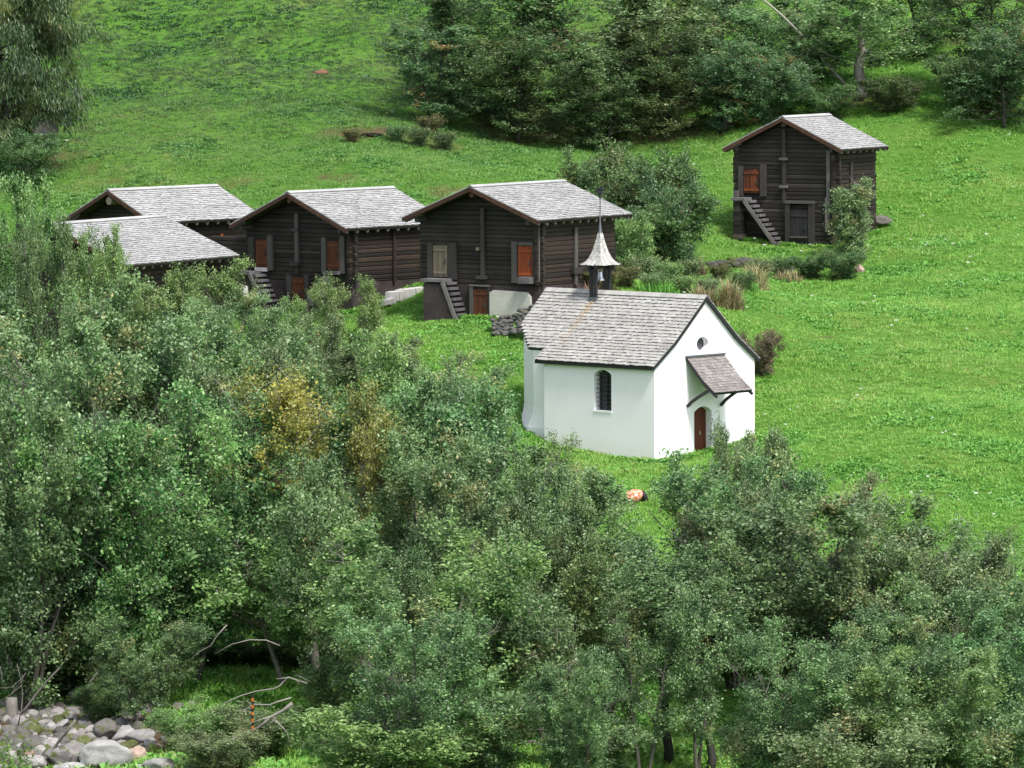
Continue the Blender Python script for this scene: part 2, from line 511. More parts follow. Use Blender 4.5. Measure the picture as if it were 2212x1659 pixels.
tag(link('meadow', me, None, M['meadow']), 'green sloping alpine meadow', 'meadow', kind='structure')


# ------------------------------------------------------------------ shingles
def shingle_slope(mb, rust, O, e, g, prof, rng_e, course=.17, wid=(.09, .17), lift=.035, deck=None, rustf=None, jit=.02):
    """O ridge origin, e along the ridge, g horizontal outward, prof [(dist, z)], rng_e(dist)->(e0,e1)"""
    O, e, g = Vector(O), Vector(e), Vector(g)
    segs = [math.hypot(prof[i + 1][0] - prof[i][0], prof[i + 1][1] - prof[i][1]) for i in range(len(prof) - 1)]
    tot = sum(segs)

    def P(s):
        s = min(max(s, 0), tot + .2); i = 0
        while i < len(segs) - 1 and s > segs[i]: s -= segs[i]; i += 1
        f = s / segs[i]
        return (prof[i][0] + (prof[i + 1][0] - prof[i][0]) * f, prof[i][1] + (prof[i + 1][1] - prof[i][1]) * f, i)

    nc = max(1, round(tot / course)); cs = tot / nc
    for c in range(1, nc + 1):
        s1 = c * cs
        d1, z1, i1 = P(s1); d0, z0, _ = P(max(s1 - cs * 1.5, 0))
        sl = Vector((prof[i1 + 1][0] - prof[i1][0], prof[i1 + 1][1] - prof[i1][1])).normalized()
        nrm = g * (-sl.y) + Vector((0, 0, sl.x))
        dn = g * sl.x + Vector((0, 0, sl.y))
        e0, e1 = rng_e(d1)
        w = e0; ct = random.uniform(-.08, .08)
        sag = random.uniform(-.006, .006)
        while w < e1 - .01:
            ww = min(random.uniform(*wid), e1 - w)
            if e1 - w - ww < .04: ww = e1 - w
            j = random.uniform(-jit, jit) + sag; h = lift * random.uniform(.75, 1.35)
            tn = min(1, max(0, random.gauss(.55, .11) + ct * .7))
            top = O + g * d0 + Vector((0, 0, z0)); bot = O + g * d1 + Vector((0, 0, z1)) + dn * j
            a0, a1 = e * (w + .003), e * (w + ww - .003)
            mb.hexa([top + a0 + nrm * .001, top + a1 + nrm * .001, bot + a1 + nrm * .004, bot + a0 + nrm * .004,
                     top + a0 + nrm * .012, top + a1 + nrm * .012, bot + a1 + nrm * h, bot + a0 + nrm * h], tn)
            mb.t[-2] = -.2   # dark butt end: weathered grain plus painted course shadow
            rr = rustf(w + ww / 2, d1) if rustf else 0
            rust += [rr] * 6
            w += ww
        if deck is not None:
            d0, z0, _ = P(s1 - cs)
            top = O + g * d0 + Vector((0, 0, z0)); bot = O + g * d1 + Vector((0, 0, z1))
            a0, a1 = e * e0, e * e1
            q = [top + a0 - nrm * .09, top + a1 - nrm * .09, bot + a1 - nrm * .09, bot + a0 - nrm * .09,
                 top + a0 - nrm * .002, top + a1 - nrm * .002, bot + a1 - nrm * .002, bot + a0 - nrm * .002]
            deck.hexa(q, random.random())


def build_shingles(mb, rust, name, mat, parent):
    me = bpy.data.meshes.new(name)
    me.from_pydata(mb.v, [], mb.f)
    me.attributes.new('tint', 'FLOAT', 'FACE').data.foreach_set('value', np.array(mb.t, np.float32))
    rs = np.zeros(len(mb.f), np.float32); rs[:len(rust)] = rust
    me.attributes.new('rust', 'FLOAT', 'FACE').data.foreach_set('value', rs)
    me.materials.append(mat); me.update()
    return link(name, me, parent)


# ------------------------------------------------------------------ frame on a building
class Frame:
    def __init__(s, O, a):
        s.O = Vector(O); s.a = a
        s.xa = Vector((math.cos(a), math.sin(a), 0)); s.ya = Vector((-math.sin(a), math.cos(a), 0))

    def hit(s, X, Y, plane='x', off=0.0):
        nrm = s.xa if plane == 'x' else s.ya
        d = ray(X, Y)
        t = (nrm.dot(s.O - CAM) + off) / nrm.dot(d)
        p = CAM + d * t - s.O
        return Vector((p.dot(s.xa), p.dot(s.ya), p.z))

    def fr(s, X, Y, off=0):  # on the front wall: (y, z)
        p = s.hit(X, Y, 'x', off); return p.y, p.z

    def sd(s, X, Y, off=0):  # on the side wall: (x, z)
        p = s.hit(X, Y, 'y', off); return p.x, p.z

    def w(s, x, y, z=0):
        return s.O + s.xa * x + s.ya * y + Vector((0, 0, z))


def log_course(mb, axis, z0, z1, a0, a1, b0, b1, d, inner, tint):
    """beam along axis; a0..a1 its extent at z0, b0..b1 at z1; outer face at -d"""
    prof = [(inner, z0), (-d + .022, z0), (-d, z0 + .03), (-d, z1 - .03), (-d + .022, z1), (inner, z1)]
    vs = []
    for k in range(2):
        for (x, z) in prof:
            f = (z - z0) / (z1 - z0)
            s = (a0 + (b0 - a0) * f) if k == 0 else (a1 + (b1 - a1) * f)
            vs.append((x, s, z) if axis == 'y' else (s, x, z))
    m = len(prof)
    fs = [tuple(range(m)), tuple(range(2 * m - 1, m - 1, -1))] + [((i + 1) % m, i, m + i, m + (i + 1) % m) for i in range(m)]
    if axis == 'x': fs = [f[::-1] for f in fs]
    mb.add(vs, fs, tint)


def planks(x, y0, y1, z0, z1, t, n=5, rails=2):
    """door leaf standing on the front wall"""
    mb = MB(); w = (y1 - y0) / n
    for i in range(n):
        mb.box(x - t + random.uniform(-.004, .004), x + .02, y0 + i * w + .006, y0 + (i + 1) * w - .006, z0, z1 + random.uniform(-.01, .01), random.uniform(.25, .75))
    for k in range(rails):
        zz = z0 + (z1 - z0) * (.14 + .72 * k / max(1, rails - 1))
        mb.box(x - t - .03, x - t - .006, y0 + .02, y1 - .02, zz - .05, zz + .05, random.uniform(.5, .9))
    return mb


def make_barn(name, label, O, a, W, L, hwall, rise, ovf, ovb, ovy, seed, course=.185, base_h=None, depth_below=1.2, group='old timber barns'):
    random.seed(seed)
    root = empty(name, O, a, label, 'barn', group)
    fr = Frame(O, a)
    slope = rise / (W / 2 + ovy)        # rise measured ridge to eave edge
    zr = hwall + slope * (W / 2 + .0)   # ridge above base at wall plane
    base_h = base_h or 0
    # front wall of squared logs, gable included
    mb = MB(); z = base_h; top = zr - .12
    lim = lambda zz: (W / 2 if zz <= hwall else max(.05, (zr - zz) / slope))
    ext = .2
    while z < top:
        z1 = min(z + course * random.uniform(.86, 1.14), top)
        h0, h1 = lim(z + .06), lim(z1 + .06)
        ex = ext * random.choice((1, .75, 1, .9)) if z1 < hwall else 0
        log_course(mb, 'y', z + .004, z1 - .004, W / 2 - h0 - ex, W / 2 + h0 + ex, W / 2 - h1 - ex, W / 2 + h1 + ex, random.uniform(0, .025), .14, min(1, max(0, random.gauss(.5, .14))))
        z = z1
    # back wall, plain
    mb.hexa([(L - .14, 0, base_h), (L, 0, base_h), (L, W, base_h), (L - .14, W, base_h), (L - .14, 0, hwall), (L, 0, hwall), (L, W, hwall), (L - .14, W, hwall)], .4)
    mb.add([(L, 0, hwall + .003), (L, W, hwall + .003), (L, W / 2, zr - .1)], [(0, 1, 2)], .4)
    mb.build('log_front_wall', M['log'], root)
    mb = MB(); z = base_h - course * .5
    z = max(z, base_h)
    first = True
    while z < hwall - .02:
        z1 = min(z + (course * .5 if first else course * random.uniform(.86, 1.14)), hwall - .02); first = False
        ex = ext * random.choice((1, .7, 1, .85))
        log_course(mb, 'x', z + .004, z1 - .004, -ex, L + ex, -ex, L + ex, random.uniform(0, .03), .14, min(1, max(0, random.gauss(.5, .22))))
        z = z1
    mb.box(.15, L - .15, W - .14, W, base_h, hwall, .4)
    mb.build('log_side_wall', M['logside'], root)
    if base_h or depth_below:
        mb = MB()
        mb.box(-.015, L + .01, -.015, W + .015, -depth_below, base_h - .01, .4)
        mb.build('stone_base', M['stonewall'], root)
    # roof
    x0, x1 = -ovf, L + ovb
    ze = zr - slope * (W / 2 + ovy)
    roof = MB(); deck = MB(); rust = []
    prof = [(0, .1), (W / 2 + ovy, ze - zr + .1)]
    for sg in (-1, 1):
        shingle_slope(roof, rust, (0, W / 2, zr), (1, 0, 0), (0, sg, 0), prof, lambda d: (x0, x1), .17, (.08, .18), .05, deck, jit=.02)
    r = build_shingles(roof, rust, 'roof', M['shingle'], root)
    deck.build('roof_boards', M['deck'], r)
    mb = MB(); x = x0
    while x < x1 - .05:
        xx = min(x + random.uniform(.5, 1.1), x1)
        for sg in (-1, 1):
            n_ = Vector((0, sg * slope, 1)).normalized(); dn = Vector((0, sg, -slope)).normalized()
            c = Vector((0, W / 2, zr + .125)) + n_ * (.034 if sg < 0 else .03)
            p0 = c - dn * .02; p1 = c + dn * .17
            th = n_ * .025
            mb.hexa([p0 + Vector((x, 0, 0)), p0 + Vector((xx - .006, 0, 0)), p1 + Vector((xx - .006, 0, 0)), p1 + Vector((x, 0, 0)),
                     p0 + th + Vector((x, 0, 0)), p0 + th + Vector((xx - .006, 0, 0)), p1 + th + Vector((xx - .006, 0, 0)), p1 + th + Vector((x, 0, 0))], random.uniform(.45, .8))
        x = xx
    build_shingles(mb, [], 'ridge_cap', M['shingle'], r)
    for sg in (-1, 1):  # barge boards
        for xb in (x0 - .02, x1 - .02):
            mb = MB()
            p0 = Vector((xb + .02, W / 2 + sg * .012, zr + .0)); p1 = Vector((xb + .02, W / 2 + sg * (W / 2 + ovy), ze + .0))
            mb.bar(p0, p1, .045, .15, random.uniform(.3, .6))
            mb.build('barge_board', M['barge'], r)
    for sg in (-1, 1):
        k = int((x1 - x0) / .62)
        for i in range(k + 1):
            mb = MB(); x = x0 + .15 + i * (x1 - x0 - .3) / k
            yb = W / 2 + sg * (W / 2 - .35); ye = W / 2 + sg * (W / 2 + ovy - .06)
            zb = zr - slope * (W / 2 - .35) - .075; zz = zr - slope * (W / 2 + ovy - .06) - .075
            mb.bar((x, yb, zb), (x, ye, zz), .09, .1, random.uniform(.55, .95))
            if sg < 0 or i == 0: mb.build('rafter', M['post'], r)
    # purlins
    for yy, zz, rr in ((W / 2, zr - .2, .13), (.12, hwall + slope * .1 - .22, .1), (W - .12, hwall + slope * .1 - .22, .1)):
        mb = MB(); mb.tube([(-ovf + .12, yy, zz), (L + ovb - .15, yy, zz)], rr, 10, .7); mb.build('purlin', M['barge'] if yy == W / 2 else M['darkpost'], root)
    return root, fr, zr


def post(root, fr, X0, X1, Y0, Y1, mat, dx=.16, name='door_post', plane='x'):
    mb = MB()
    if plane == 'x':
        ya, za = fr.fr(X0, Y0); yb, zb = fr.fr(X1, Y1)
        if ya < yb: ya, yb = yb, ya
        mb.box(-dx, -.027, yb, ya, zb, za, random.uniform(.35, .8))
    else:
        xa_, za = fr.sd(X0, Y0); xb, zb = fr.sd(X1, Y1)
        mb.box(xa_, xb, -dx, -.032, zb, za, random.uniform(.3, .7))
    return mb.build(name, mat, root)


def door(root, fr, X0, X1, Y0, Y1, mat, t=.075, n=5, name='door', handle=True):
    ya, za = fr.fr(X0, Y0); yb, zb = fr.fr(X1, Y1)
    d = planks(-.027, min(ya, yb), max(ya, yb), zb, za, t, n).build(name, mat, root)
    if handle:
        mb = MB(); y = min(ya, yb) + .1; z = (za + zb) / 2
        mb.box(-t - .09, -t - .03, y, y + .03, z - .1, z + .1)
        mb.build('handle', M['iron'], d)
    return d


def stairs(root, fr, x_out, y_top, y_bot, z_top, z_bot, n, mat, landing, wall_mat, cheek=True):
    """steps along the front wall, rising to the left (towards +y); landing: width of the top slab"""
    st = MB(); dy = (y_top - y_bot) / n; dz = (z_top - z_bot) / n
    for i in range(n):  # i = 0 is the top step
        y1 = y_top - i * dy; z = z_top - (i + .6) * dz
        st.box(-x_out + .1, -.03, y1 - dy - .09, y1 - .0, z - .11, z, random.uniform(.3, .8))
    so = st.build('stair_treads', mat, root)
    # solid cheek under the steps
    ck = MB()
    p = [(y_top + landing, z_bot - .6), (y_top + landing, z_top - .14), (y_top, z_top - .14), (y_bot, z_bot - .05), (y_bot, z_bot - .6)]
    xx = (-x_out, -.035)
    vs = [(xx[0], y, z - .06) for y, z in p] + [(xx[1], y, z - .06) for y, z in p]
    ck.add(vs, [(0, 1, 2, 3, 4), (9, 8, 7, 6, 5)] + [((i + 1) % 5, i, 5 + i, 5 + (i + 1) % 5) for i in range(5)], .5)
    if cheek: ck.build('stair_cheek', wall_mat, so)
    else:
        ck = MB(); zz = z_bot - .6
        while zz < z_top - .2:
            ck.box(-x_out + random.uniform(-.02, .02), -.04, y_top + landing - .3 + random.uniform(-.02, .02), y_top + landing + .02, zz, min(zz + .2, z_top - .15) - .006, random.random()); zz += .2
        ck.build('stair_support', wall_mat, so)
    sg = MB(); sg.bar((-x_out - .03, y_top + .05, z_top - .12), (-x_out - .03, y_bot, z_bot - .02), .05, .16, .8)
    sg.build('stringer', M['post'], so)
    ld = MB(); ld.box(-x_out - .06, -.03, y_top + .01, y_top + landing + .12, z_top - .12, z_top, .7)
    ld.build('landing', M['stonestep'], root)
    return so


# ---- right barn
aRB = R(56.1)
xa, ya_ = Vector((math.cos(aRB), math.sin(aRB), 0)), Vector((-math.sin(aRB), math.cos(aRB), 0))


def corner(P1, a, ovf, W):
    x_, y_ = Vector((math.cos(a), math.sin(a), 0)), Vector((-math.sin(a), math.cos(a), 0))
    return Vector((P1[0], P1[1], 0)) + x_ * ovf - y_ * (W / 2)


def barn(name, label, P1, adeg, L, w, zr, ze, ovf, ovb, ovy, zbase, seed, **kw):
    a = R(adeg); W = 2 * (w - ovy)
    O = corner(P1, a, ovf, W); O.z = zbase
    rise = zr - ze; slope = rise / w
    hw = ze - zbase + slope * ovy - .1
    return make_barn(name, label, O, a, W, L - ovf - ovb, hw, rise, ovf, ovb, ovy, seed, **kw)


rb, f, zr = barn('barn', 'dark timber barn with an orange upper door directly behind the white chapel', (-1.66, 224), 56.1, 6.9, 3.32, 9.5, 8.2, .8, .7, .5, 4.0, 11, base_h=1.55)
door(rb, f, 938.6, 970, 529.5, 598, M['tandoor'])
for x0, x1, y0, y1, m in ((927, 938, 523.7, 602.6, 'darkpost'), (972, 989, 523.7, 604, 'darkpost'), (1109, 1120.5, 521, 610.7, 'post'), (1154, 1158, 523, 606, 'darkpost')):
    post(rb, f, x0, x1, y0, y1, M[m])
post(rb, f, 1159, 1167.5, 490, 609, M['post'], .1, 'corner_board')
post(rb, f, 1041, 1049.5, 449.5, 602, M['darkpost'], .13, 'clamp_post')
post(rb, f, 1034, 1055, 595, 603, M['darkpost'], .22, 'clamp_bracket')
y, z = f.fr(1037, 537.6)
MB().tube([(-.22, y, z), (.05, y, z)], .075, 10, .9).build('log_end', M['tandoor'], rb)
door(rb, f, 1121.8, 1153, 531.8, 602, M['orangedoor'])
post(rb, f, 1109, 1157, 522, 531, M['post'], .12, 'lintel')
y0, z0 = f.fr(1133, 597); y1, z1 = f.fr(1158, 612)
MB().box(-.5, -.04, y1, y0, z1, z0, .6).build('trough', M['stonestep'], rb)
yt, zt = f.fr(972, 600); yb_, zb_ = f.fr(1016, 692)
stairs(rb, f, .75, yt - .2, yb_ + .15, zt - .02, zb_, 8, M['stonestep'], 1.0, M['stonewall'])
d = door(rb, f, 1026, 1056, 624, 694, M['reddoor'])
post(rb, f, 1018, 1026, 617, 697, M['post'], .14)
post(rb, f, 1057, 1061, 617, 697, M['darkpost'], .14)
post(rb, f, 1018, 1061, 614, 619, M['post'], .17, 'lintel')
y0, z0 = f.fr(1062, 625); y1, z1 = f.fr(1150, 716)
pl = MB(); k = 12
pr = [(y1, z1 - .5)] + [(y1 + (y0 - y1) * t, z0 - .02 - .05 * (1 - t) - (.18 * max(0, (.08 - t) / .08) ** 2) - .1 * max(0, (t - .94) / .06) ** 2) for t in [i / k for i in range(k + 1)]] + [(y0, z1 - .5)]
m_ = len(pr)
pl.add([(-.16, y, z) for y, z in pr] + [(-.018, y, z) for y, z in pr], [tuple(range(m_))[::-1], tuple(range(m_, 2 * m_))] + [(i, (i + 1) % m_, m_ + (i + 1) % m_, m_ + i) for i in range(m_)])
pl.build('plaster_plinth', M['cream'], rb)
post(rb, f, 1237, 1243.5, 491, 614, M['post'], .12, 'clamp_post', 'y')
post(rb, f, 1232, 1250, 578, 590, M['darkpost'], .2, 'clamp_bracket', 'y')

# ---- middle barn
mbn, f, zr = barn('barn', 'dark timber barn with two red-brown upper doors, middle of the lower row', (-9.29, 231), 49, 6.56, 3.32, 9.03, 7.61, .8, .7, .4, 3.9, 12, base_h=1.45)
door(mbn, f, 555.5, 581.5, 517, 576, M['reddoor'])
door(mbn, f, 710, 737, 520, 583, M['reddoor'])
for x0, x1, y0, y1, m in ((541, 553, 512, 580, 'darkpost'), (582, 592.5, 508, 584, 'post'), (699, 708.5, 513, 590, 'post'), (738, 748.5, 510, 591, 'post')):
    post(mbn, f, x0, x1, y0, y1, M[m], .15)
post(mbn, f, 640, 648, 461, 566, M['post'], .13, 'clamp_post')
post(mbn, f, 634, 650, 492, 500, M['darkpost'], .2, 'clamp_bracket')
post(mbn, f, 634, 650, 565, 574, M['darkpost'], .24, 'clamp_bracket')
post(mbn, f, 641, 647, 574, 590, M['darkpost'], .12, 'clamp_post')
post(mbn, f, 556, 582, 577, 586, M['palestone'], .18, 'threshold')
post(mbn, f, 708, 740, 584, 593, M['stonestep'], .3, 'threshold')
door(mbn, f, 634, 661, 599, 660, M['reddoor'])
post(mbn, f, 623, 633, 593, 665, M['darkpost'], .14)
post(mbn, f, 662, 671, 593, 665, M['darkpost'], .14)
yt, zt = f.fr(566, 583); yb_, zb_ = f.fr(598, 650)
stairs(mbn, f, .8, yt - .1, yb_, zt - .03, zb_, 6, M['stonestep'], .85, M['stonewall'])
yt, zt = f.fr(725, 593); yb_, zb_ = f.fr(672, 668)
st = MB()
for i in range(6):
    t = i / 6
    st.box(-.7, -.03, yt + (yb_ - yt) * t, yt + (yb_ - yt) * (t + .2), zt - (zt - zb_) * t - .55, zt - (zt - zb_) * t - .08, .2)
st.build('stair_treads', M['darkrock'], mbn)
post(mbn, f, 846, 851.5, 500, 610, M['logside'], .12, 'clamp_post', 'y')

mb = MB(); z = .9; W_ = 5.84
while z < 3.0:
    z1 = z + .19
    log_course(mb, 'y', z + .004, z1 - .004, W_ + .22, W_ + 2.3, W_ + .22, W_ + 2.3, random.uniform(-.06, -.03), .2, random.uniform(.35, .65)); z = z1
mb.box(.04, .2, W_ + .22, W_ + 2.3, -1.2, .9, .3)
mb.build('annex_wall', M['log'], mbn)
# ---- upper barn
ub, f, zru = barn('barn', 'tall dark timber barn standing alone on the upper slope at right', (11.97, 246), 60, 4.6, 2.95, 11.66, 10.27, .4, .4, .5, 5.95, 13, base_h=.12)
door(ub, f, 1608.5, 1643, 366, 417, M['fadeddoor'])
post(ub, f, 1644.5, 1657, 354, 424, M['darkpost'], .15)
post(ub, f, 1598, 1607.5, 358, 424, M['darkpost'], .15)
post(ub, f, 1692, 1699, 280, 440, M['darkpost'], .13, 'clamp_post')
for yy in (340, 400):
    post(ub, f, 1687, 1703, yy, yy + 6, M['post'], .2, 'clamp_bracket')
door(ub, f, 1710, 1748, 455, 526, M['darkdoor'], .1, 6)
post(ub, f, 1699, 1709, 437, 528, M['darkpost'], .16)
post(ub, f, 1749, 1761, 437, 528, M['darkpost'], .16)
post(ub, f, 1699, 1761, 433, 440, M['post'], .2, 'lintel')
post(ub, f, 1711, 1747, 510, 514, M['post'], .22, 'sill')
post(ub, f, 1787, 1795, 325, 500, M['post'], .1, 'corner_board')
post(ub, f, 1797, 1801.5, 330, 440, M['post'], .06, 'corner_board')
post(ub, f, 1785, 1788.5, 427, 500, M['post'], .13, 'corner_board')
post(ub, f, 1834, 1838.5, 350, 420, M['darkpost'], .1, 'clamp_post', 'y')
yt, zt = f.fr(1625, 426); yb_, zb_ = f.fr(1690, 528)
stairs(ub, f, .7, yt, yb_, zt, zb_ + .05, 10, M['stonestep'], .55, M['log'], False)
y0, z0 = f.fr(1603, 413)
MB().box(-.5, -.3, y0, y0 + .18, z0 - .25, z0 + .05, .5).build('landing_post', M['post'], ub)
y0, z0 = f.fr(1590, 528); y1, z1 = f.fr(1780, 540)
MB().box(-.2, -.02, y1, y0, z1 - .5, z0, .5).build('foundation_sill', M['palestone'], ub)

# ---- left barn and shed
lb, f, zr = barn('barn', 'low timber barn at far left with a round log end under its gable peak', (-17.24, 238), 47.5, 6.6, 2.8, 8.9, 7.58, .9, .6, .5, 4.6, 14, base_h=.8)
y, z = f.fr(239, 434, -.75)
MB().tube([(-.86, y, z), (.05, y, z)], .17, 14, .95).build('log_end', M['tandoor'], lb)
post(lb, f, 474, 479, 505, 545, M['orangedoor'], .1, 'clamp_post', 'y')
aS = R(60); E3 = at(518, 553, 228.5)
xs_, ys_ = Vector((math.cos(aS), math.sin(aS), 0)), Vector((-math.sin(aS), math.cos(aS), 0))
P1s = E3 + ys_ * 3.7 - xs_ * 8.3
sh, f, zr = barn('shed', 'low shed whose broad shingle roof sits in front of the far left barn', (P1s.x, P1s.y), 60, 8.3, 3.7, E3.z + 1.57, E3.z, .6, .5, .5, 3.1, 15, base_h=.4)

# ------------------------------------------------------------------ chapel
random.seed(21)
aC = R(46.2); CW, CL, NL = 5.6, 8.0, 5.6
yC = Vector((-math.sin(aC), math.cos(aC), 0)); xC = Vector((math.cos(aC), math.sin(aC), 0))
OC = Vector((7.26, 207, 0)) + yC * .1 - xC * (CW / 2)
chapel = empty('chapel', OC, aC, 'small white chapel with a grey shingle roof and an open bell turret', 'chapel')
fc = Frame(OC, aC)
ZR = 6.02
cprof = [(0, 0), (1.74, 4.44 - ZR), (2.97, 3.55 - ZR)]


def croof(d):
    d = abs(d)
    if d < 1.74: return ZR - (ZR - 4.44) * d / 1.74
    return 4.44 - (4.44 - 3.55) * (d - 1.74) / 1.23


def arch(u0, u1, z0, z1, rise, n=12):
    pts = [(u0, z0), (u1, z0)]
    for i in range(n + 1):
        t = i / n
        pts.append((u1 + (u0 - u1) * t, z1 - rise + rise * math.sin(math.pi * t) ** .8))
    return pts


def wall_holes(bm, outer, holes, f3, depth):
    loops = [outer] + holes
    edges = []
    for li, lp in enumerate(loops):
        vs = [bm.verts.new(f3(u, v, 0)) for u, v in lp]
        for i in range(len(vs)): edges.append(bm.edges.new((vs[i], vs[(i + 1) % len(vs)])))
        if li:
            vb = [bm.verts.new(f3(u, v, depth)) for u, v in lp]
            for i in range(len(vs)):
                j = (i + 1) % len(vs)
                bm.faces.new((vs[i], vs[j], vb[j], vb[i]))
    bmesh.ops.triangle_fill(bm, use_beauty=True, use_dissolve=False, edges=edges)


bm = bmesh.new()
# long wall (x = 0), window
p = fc.hit(1060.4 + .2841 * 785, 549.9 + .2841 * 1183, 'x'); q = fc.hit(1060.4 + .2841 * 915, 549.9 + .2841 * 880, 'x')
wy0, wy1, wz0, wz1 = q.y, p.y, p.z, q.z
win = arch(wy0, wy1, wz0, wz1, .17)
zt = croof(CW / 2) - .07
wall_holes(bm, [(0, -1), (NL, -1), (NL, zt), (0, zt)], [win], lambda u, v, d: (d, u, v), .34)
# gable wall (y = 0): door, round window
p = fc.hit(1060.4 + .2841 * 1545, 549.9 + .2841 * 1160, 'y'); q = fc.hit(1060.4 + .2841 * 1680, 549.9 + .2841 * 1531, 'y')
dx0, dx1, dz0, dz1 = p.x, q.x, q.z - .05, p.z
dr = arch(dx0, dx1, dz0, dz1, .2)
o = fc.hit(1060.4 + .2841 * 1610, 549.9 + .2841 * 680, 'y')
ocu = [(o.x + .33 * math.cos(2 * math.pi * i / 28), o.z + .27 * math.sin(2 * math.pi * i / 28)) for i in range(28)]
gab = [(0, -1), (CW, -1), (CW, zt)] + [(CW / 2 + d, croof(d) - .07) for d in (1.74, 0, -1.74)] + [(0, zt)]
wall_holes(bm, gab, [dr, ocu], lambda u, v, d: (u, d, v), .34)
# far wall, chancel with chamfered corners
ci = .45; y1c = CL - 1.42
ring = [(0, NL), (ci, NL), (ci, y1c), (1.42, CL), (CW - 1.42, CL), (CW - ci, y1c), (CW - ci, NL), (CW, NL), (CW, 0)]
nb = 6
for i in range(len(ring) - 1):
    (xa0, ya0), (xb0, yb0) = ring[i], ring[i + 1]
    for k in range(nb):
        t0, t1 = k / nb, (k + 1) / nb
        A_ = (xa0 + (xb0 - xa0) * t0, ya0 + (yb0 - ya0) * t0); B_ = (xa0 + (xb0 - xa0) * t1, ya0 + (yb0 - ya0) * t1)
        zA, zB = croof(A_[0] - CW / 2) - .07, croof(B_[0] - CW / 2) - .07

        def out(pnt, z, zg=.95):
            if pnt[1] <= NL + .001: return pnt
            fl = .17 * max(0, min(1, (zg + .75 - z) / .75)) ** 1.6
            c = Vector((CW / 2, NL)); v = Vector(pnt) - c
            return (pnt[0] + (fl if v.x > 0 else -fl) * min(1, abs(v.x)), pnt[1] + (fl if v.y > .5 else 0))
        zs = [-.5, .5, .95, 1.2, 1.45, 1.7, None]
        prev = None
        for z in zs:
            za, zb = (zA, zB) if z is None else (z, z)
            a_, b_ = (out(A_, za), out(B_, zb))
            cur = (bm.verts.new((*a_, za)), bm.verts.new((*b_, zb)))
            if prev: bm.faces.new((prev[0], prev[1], cur[1], cur[0]))
            prev = cur
bmesh.ops.recalc_face_normals(bm, faces=bm.faces)
me = bpy.data.meshes.new('wall'); bm.to_mesh(me); bm.free()
link('wall', me, chapel, M['white'])


def flat(name, loop, f3, d, mat, parent):
    me = bpy.data.meshes.new(name)
    me.from_pydata([f3(u, v, d) for u, v in loop] + [f3(u, v, d + .04) for u, v in loop], [],
                   [tuple(range(len(loop))), tuple(range(2 * len(loop) - 1, len(loop) - 1, -1))])
    me.materials.append(mat)
    return link(name, me, parent)


wobj = flat('window', [(a_ * 1, b_) for a_, b_ in arch(wy0 - .02, wy1 + .02, wz0 - .02, wz1 + .02, .17)], lambda u, v, d: (d, u, v), .33, M['glass'], chapel)
g = MB()
for i in range(1, 5):
    y = wy0 + (wy1 - wy0) * i / 5
    g.bar((.13, y, wz0), (.13, y, wz1 - .04), .022, .022)
for i in range(1, 9):
    z = wz0 + (wz1 - .16 - wz0) * i / 8.4
    g.bar((.13, wy0, z), (.13, wy1, z), .018, .018)
g.build('window_grille', M['iron'], wobj)
g = MB(); g.box(-.03, .3, wy0 - .02, wy1 + .02, wz0 - .06, wz0 + .004); g.build('window_sill', M['white'], wobj)
flat('round_window', [(a_, b_) for a_, b_ in [(o.x + .34 * math.cos(2 * math.pi * i / 28), o.z + .28 * math.sin(2 * math.pi * i / 28)) for i in range(28)]], lambda u, v, d: (u, d, v), .25, M['oculusglass'], chapel)
nd = 5; dl = MB()
for i in range(nd):
    u0 = dx0 + (dx1 - dx0) * i / nd; u1 = dx0 + (dx1 - dx0) * (i + 1) / nd
    dl.box(u0 + .004, u1 - .004, .29 + random.uniform(0, .006), .34, dz0 - .3, dz1 + .02, random.uniform(.3, .7))
dobj = dl.build('door', M['chapeldoor'], chapel)
dl = MB()
for i in range(nd):
    for zz in (.35, .95, 1.5):
        pass
dl.box((dx0 + dx1) / 2 + .1, (dx0 + dx1) / 2 + .14, .25, .288, dz0 + .85, dz0 + 1.0)
dl.build('handle', M['bell'], dobj)


# roof
def near_rng(d):
    y0 = -.12
    if d > 2.55: return (y0, NL + .32)
    if d > 1.45: return (y0, CL + .1 - (d - 1.45) * 1.33)
    return (y0, CL + .1)


TY = fc.hit(1297, 632, 'x', CW / 2).y  # turret place on the ridge


def rustf(e, d):
    if d > 2.3 or d < .3: return 0
    k = max(0, 1 - abs(e - TY + .0 - (d - .4) * .05) / .26) * (1 - (d - .3) / 2.4)
    return min(.75, k * random.uniform(.4, 1.2))


roof, deck, rust = MB(), MB(), []
for sg in (-1, 1):
    shingle_slope(roof, rust, (CW / 2, 0, ZR), (0, 1, 0), (sg, 0, 0), cprof, near_rng, .17, (.07, .16), .05, deck, rustf if sg < 0 else None, .014)
croofo = build_shingles(roof, rust, 'roof', M['chapelshingle'], chapel)
deck.build('roof_boards', M['blackwood'], croofo)
mb = MB(); y = -.14
while y < CL + .08:
    yy = min(y + random.uniform(.18, .3), CL + .1)
    for sg in (-1, 1):
        sl = (ZR - 4.44) / 1.74
        n_ = Vector((sg * sl, 0, 1)).normalized(); dn = Vector((sg, 0, -sl)).normalized()
        c = Vector((CW / 2, 0, ZR + .01)) + n_ * (.045 + random.uniform(0, .006)); p0 = c - dn * .01; p1 = c + dn * .2; th = n_ * .018
        a0, a1 = Vector((0, y, 0)), Vector((0, yy - .006, 0))
        mb.hexa([p0 + a0, p0 + a1, p1 + a1, p1 + a0, p0 + th + a0, p0 + th + a1, p1 + th + a1, p1 + th + a0], random.uniform(.4, .8))
    y = yy
build_shingles(mb, [], 'ridge_cap', M['chapelshingle'], croofo)
mb = MB()
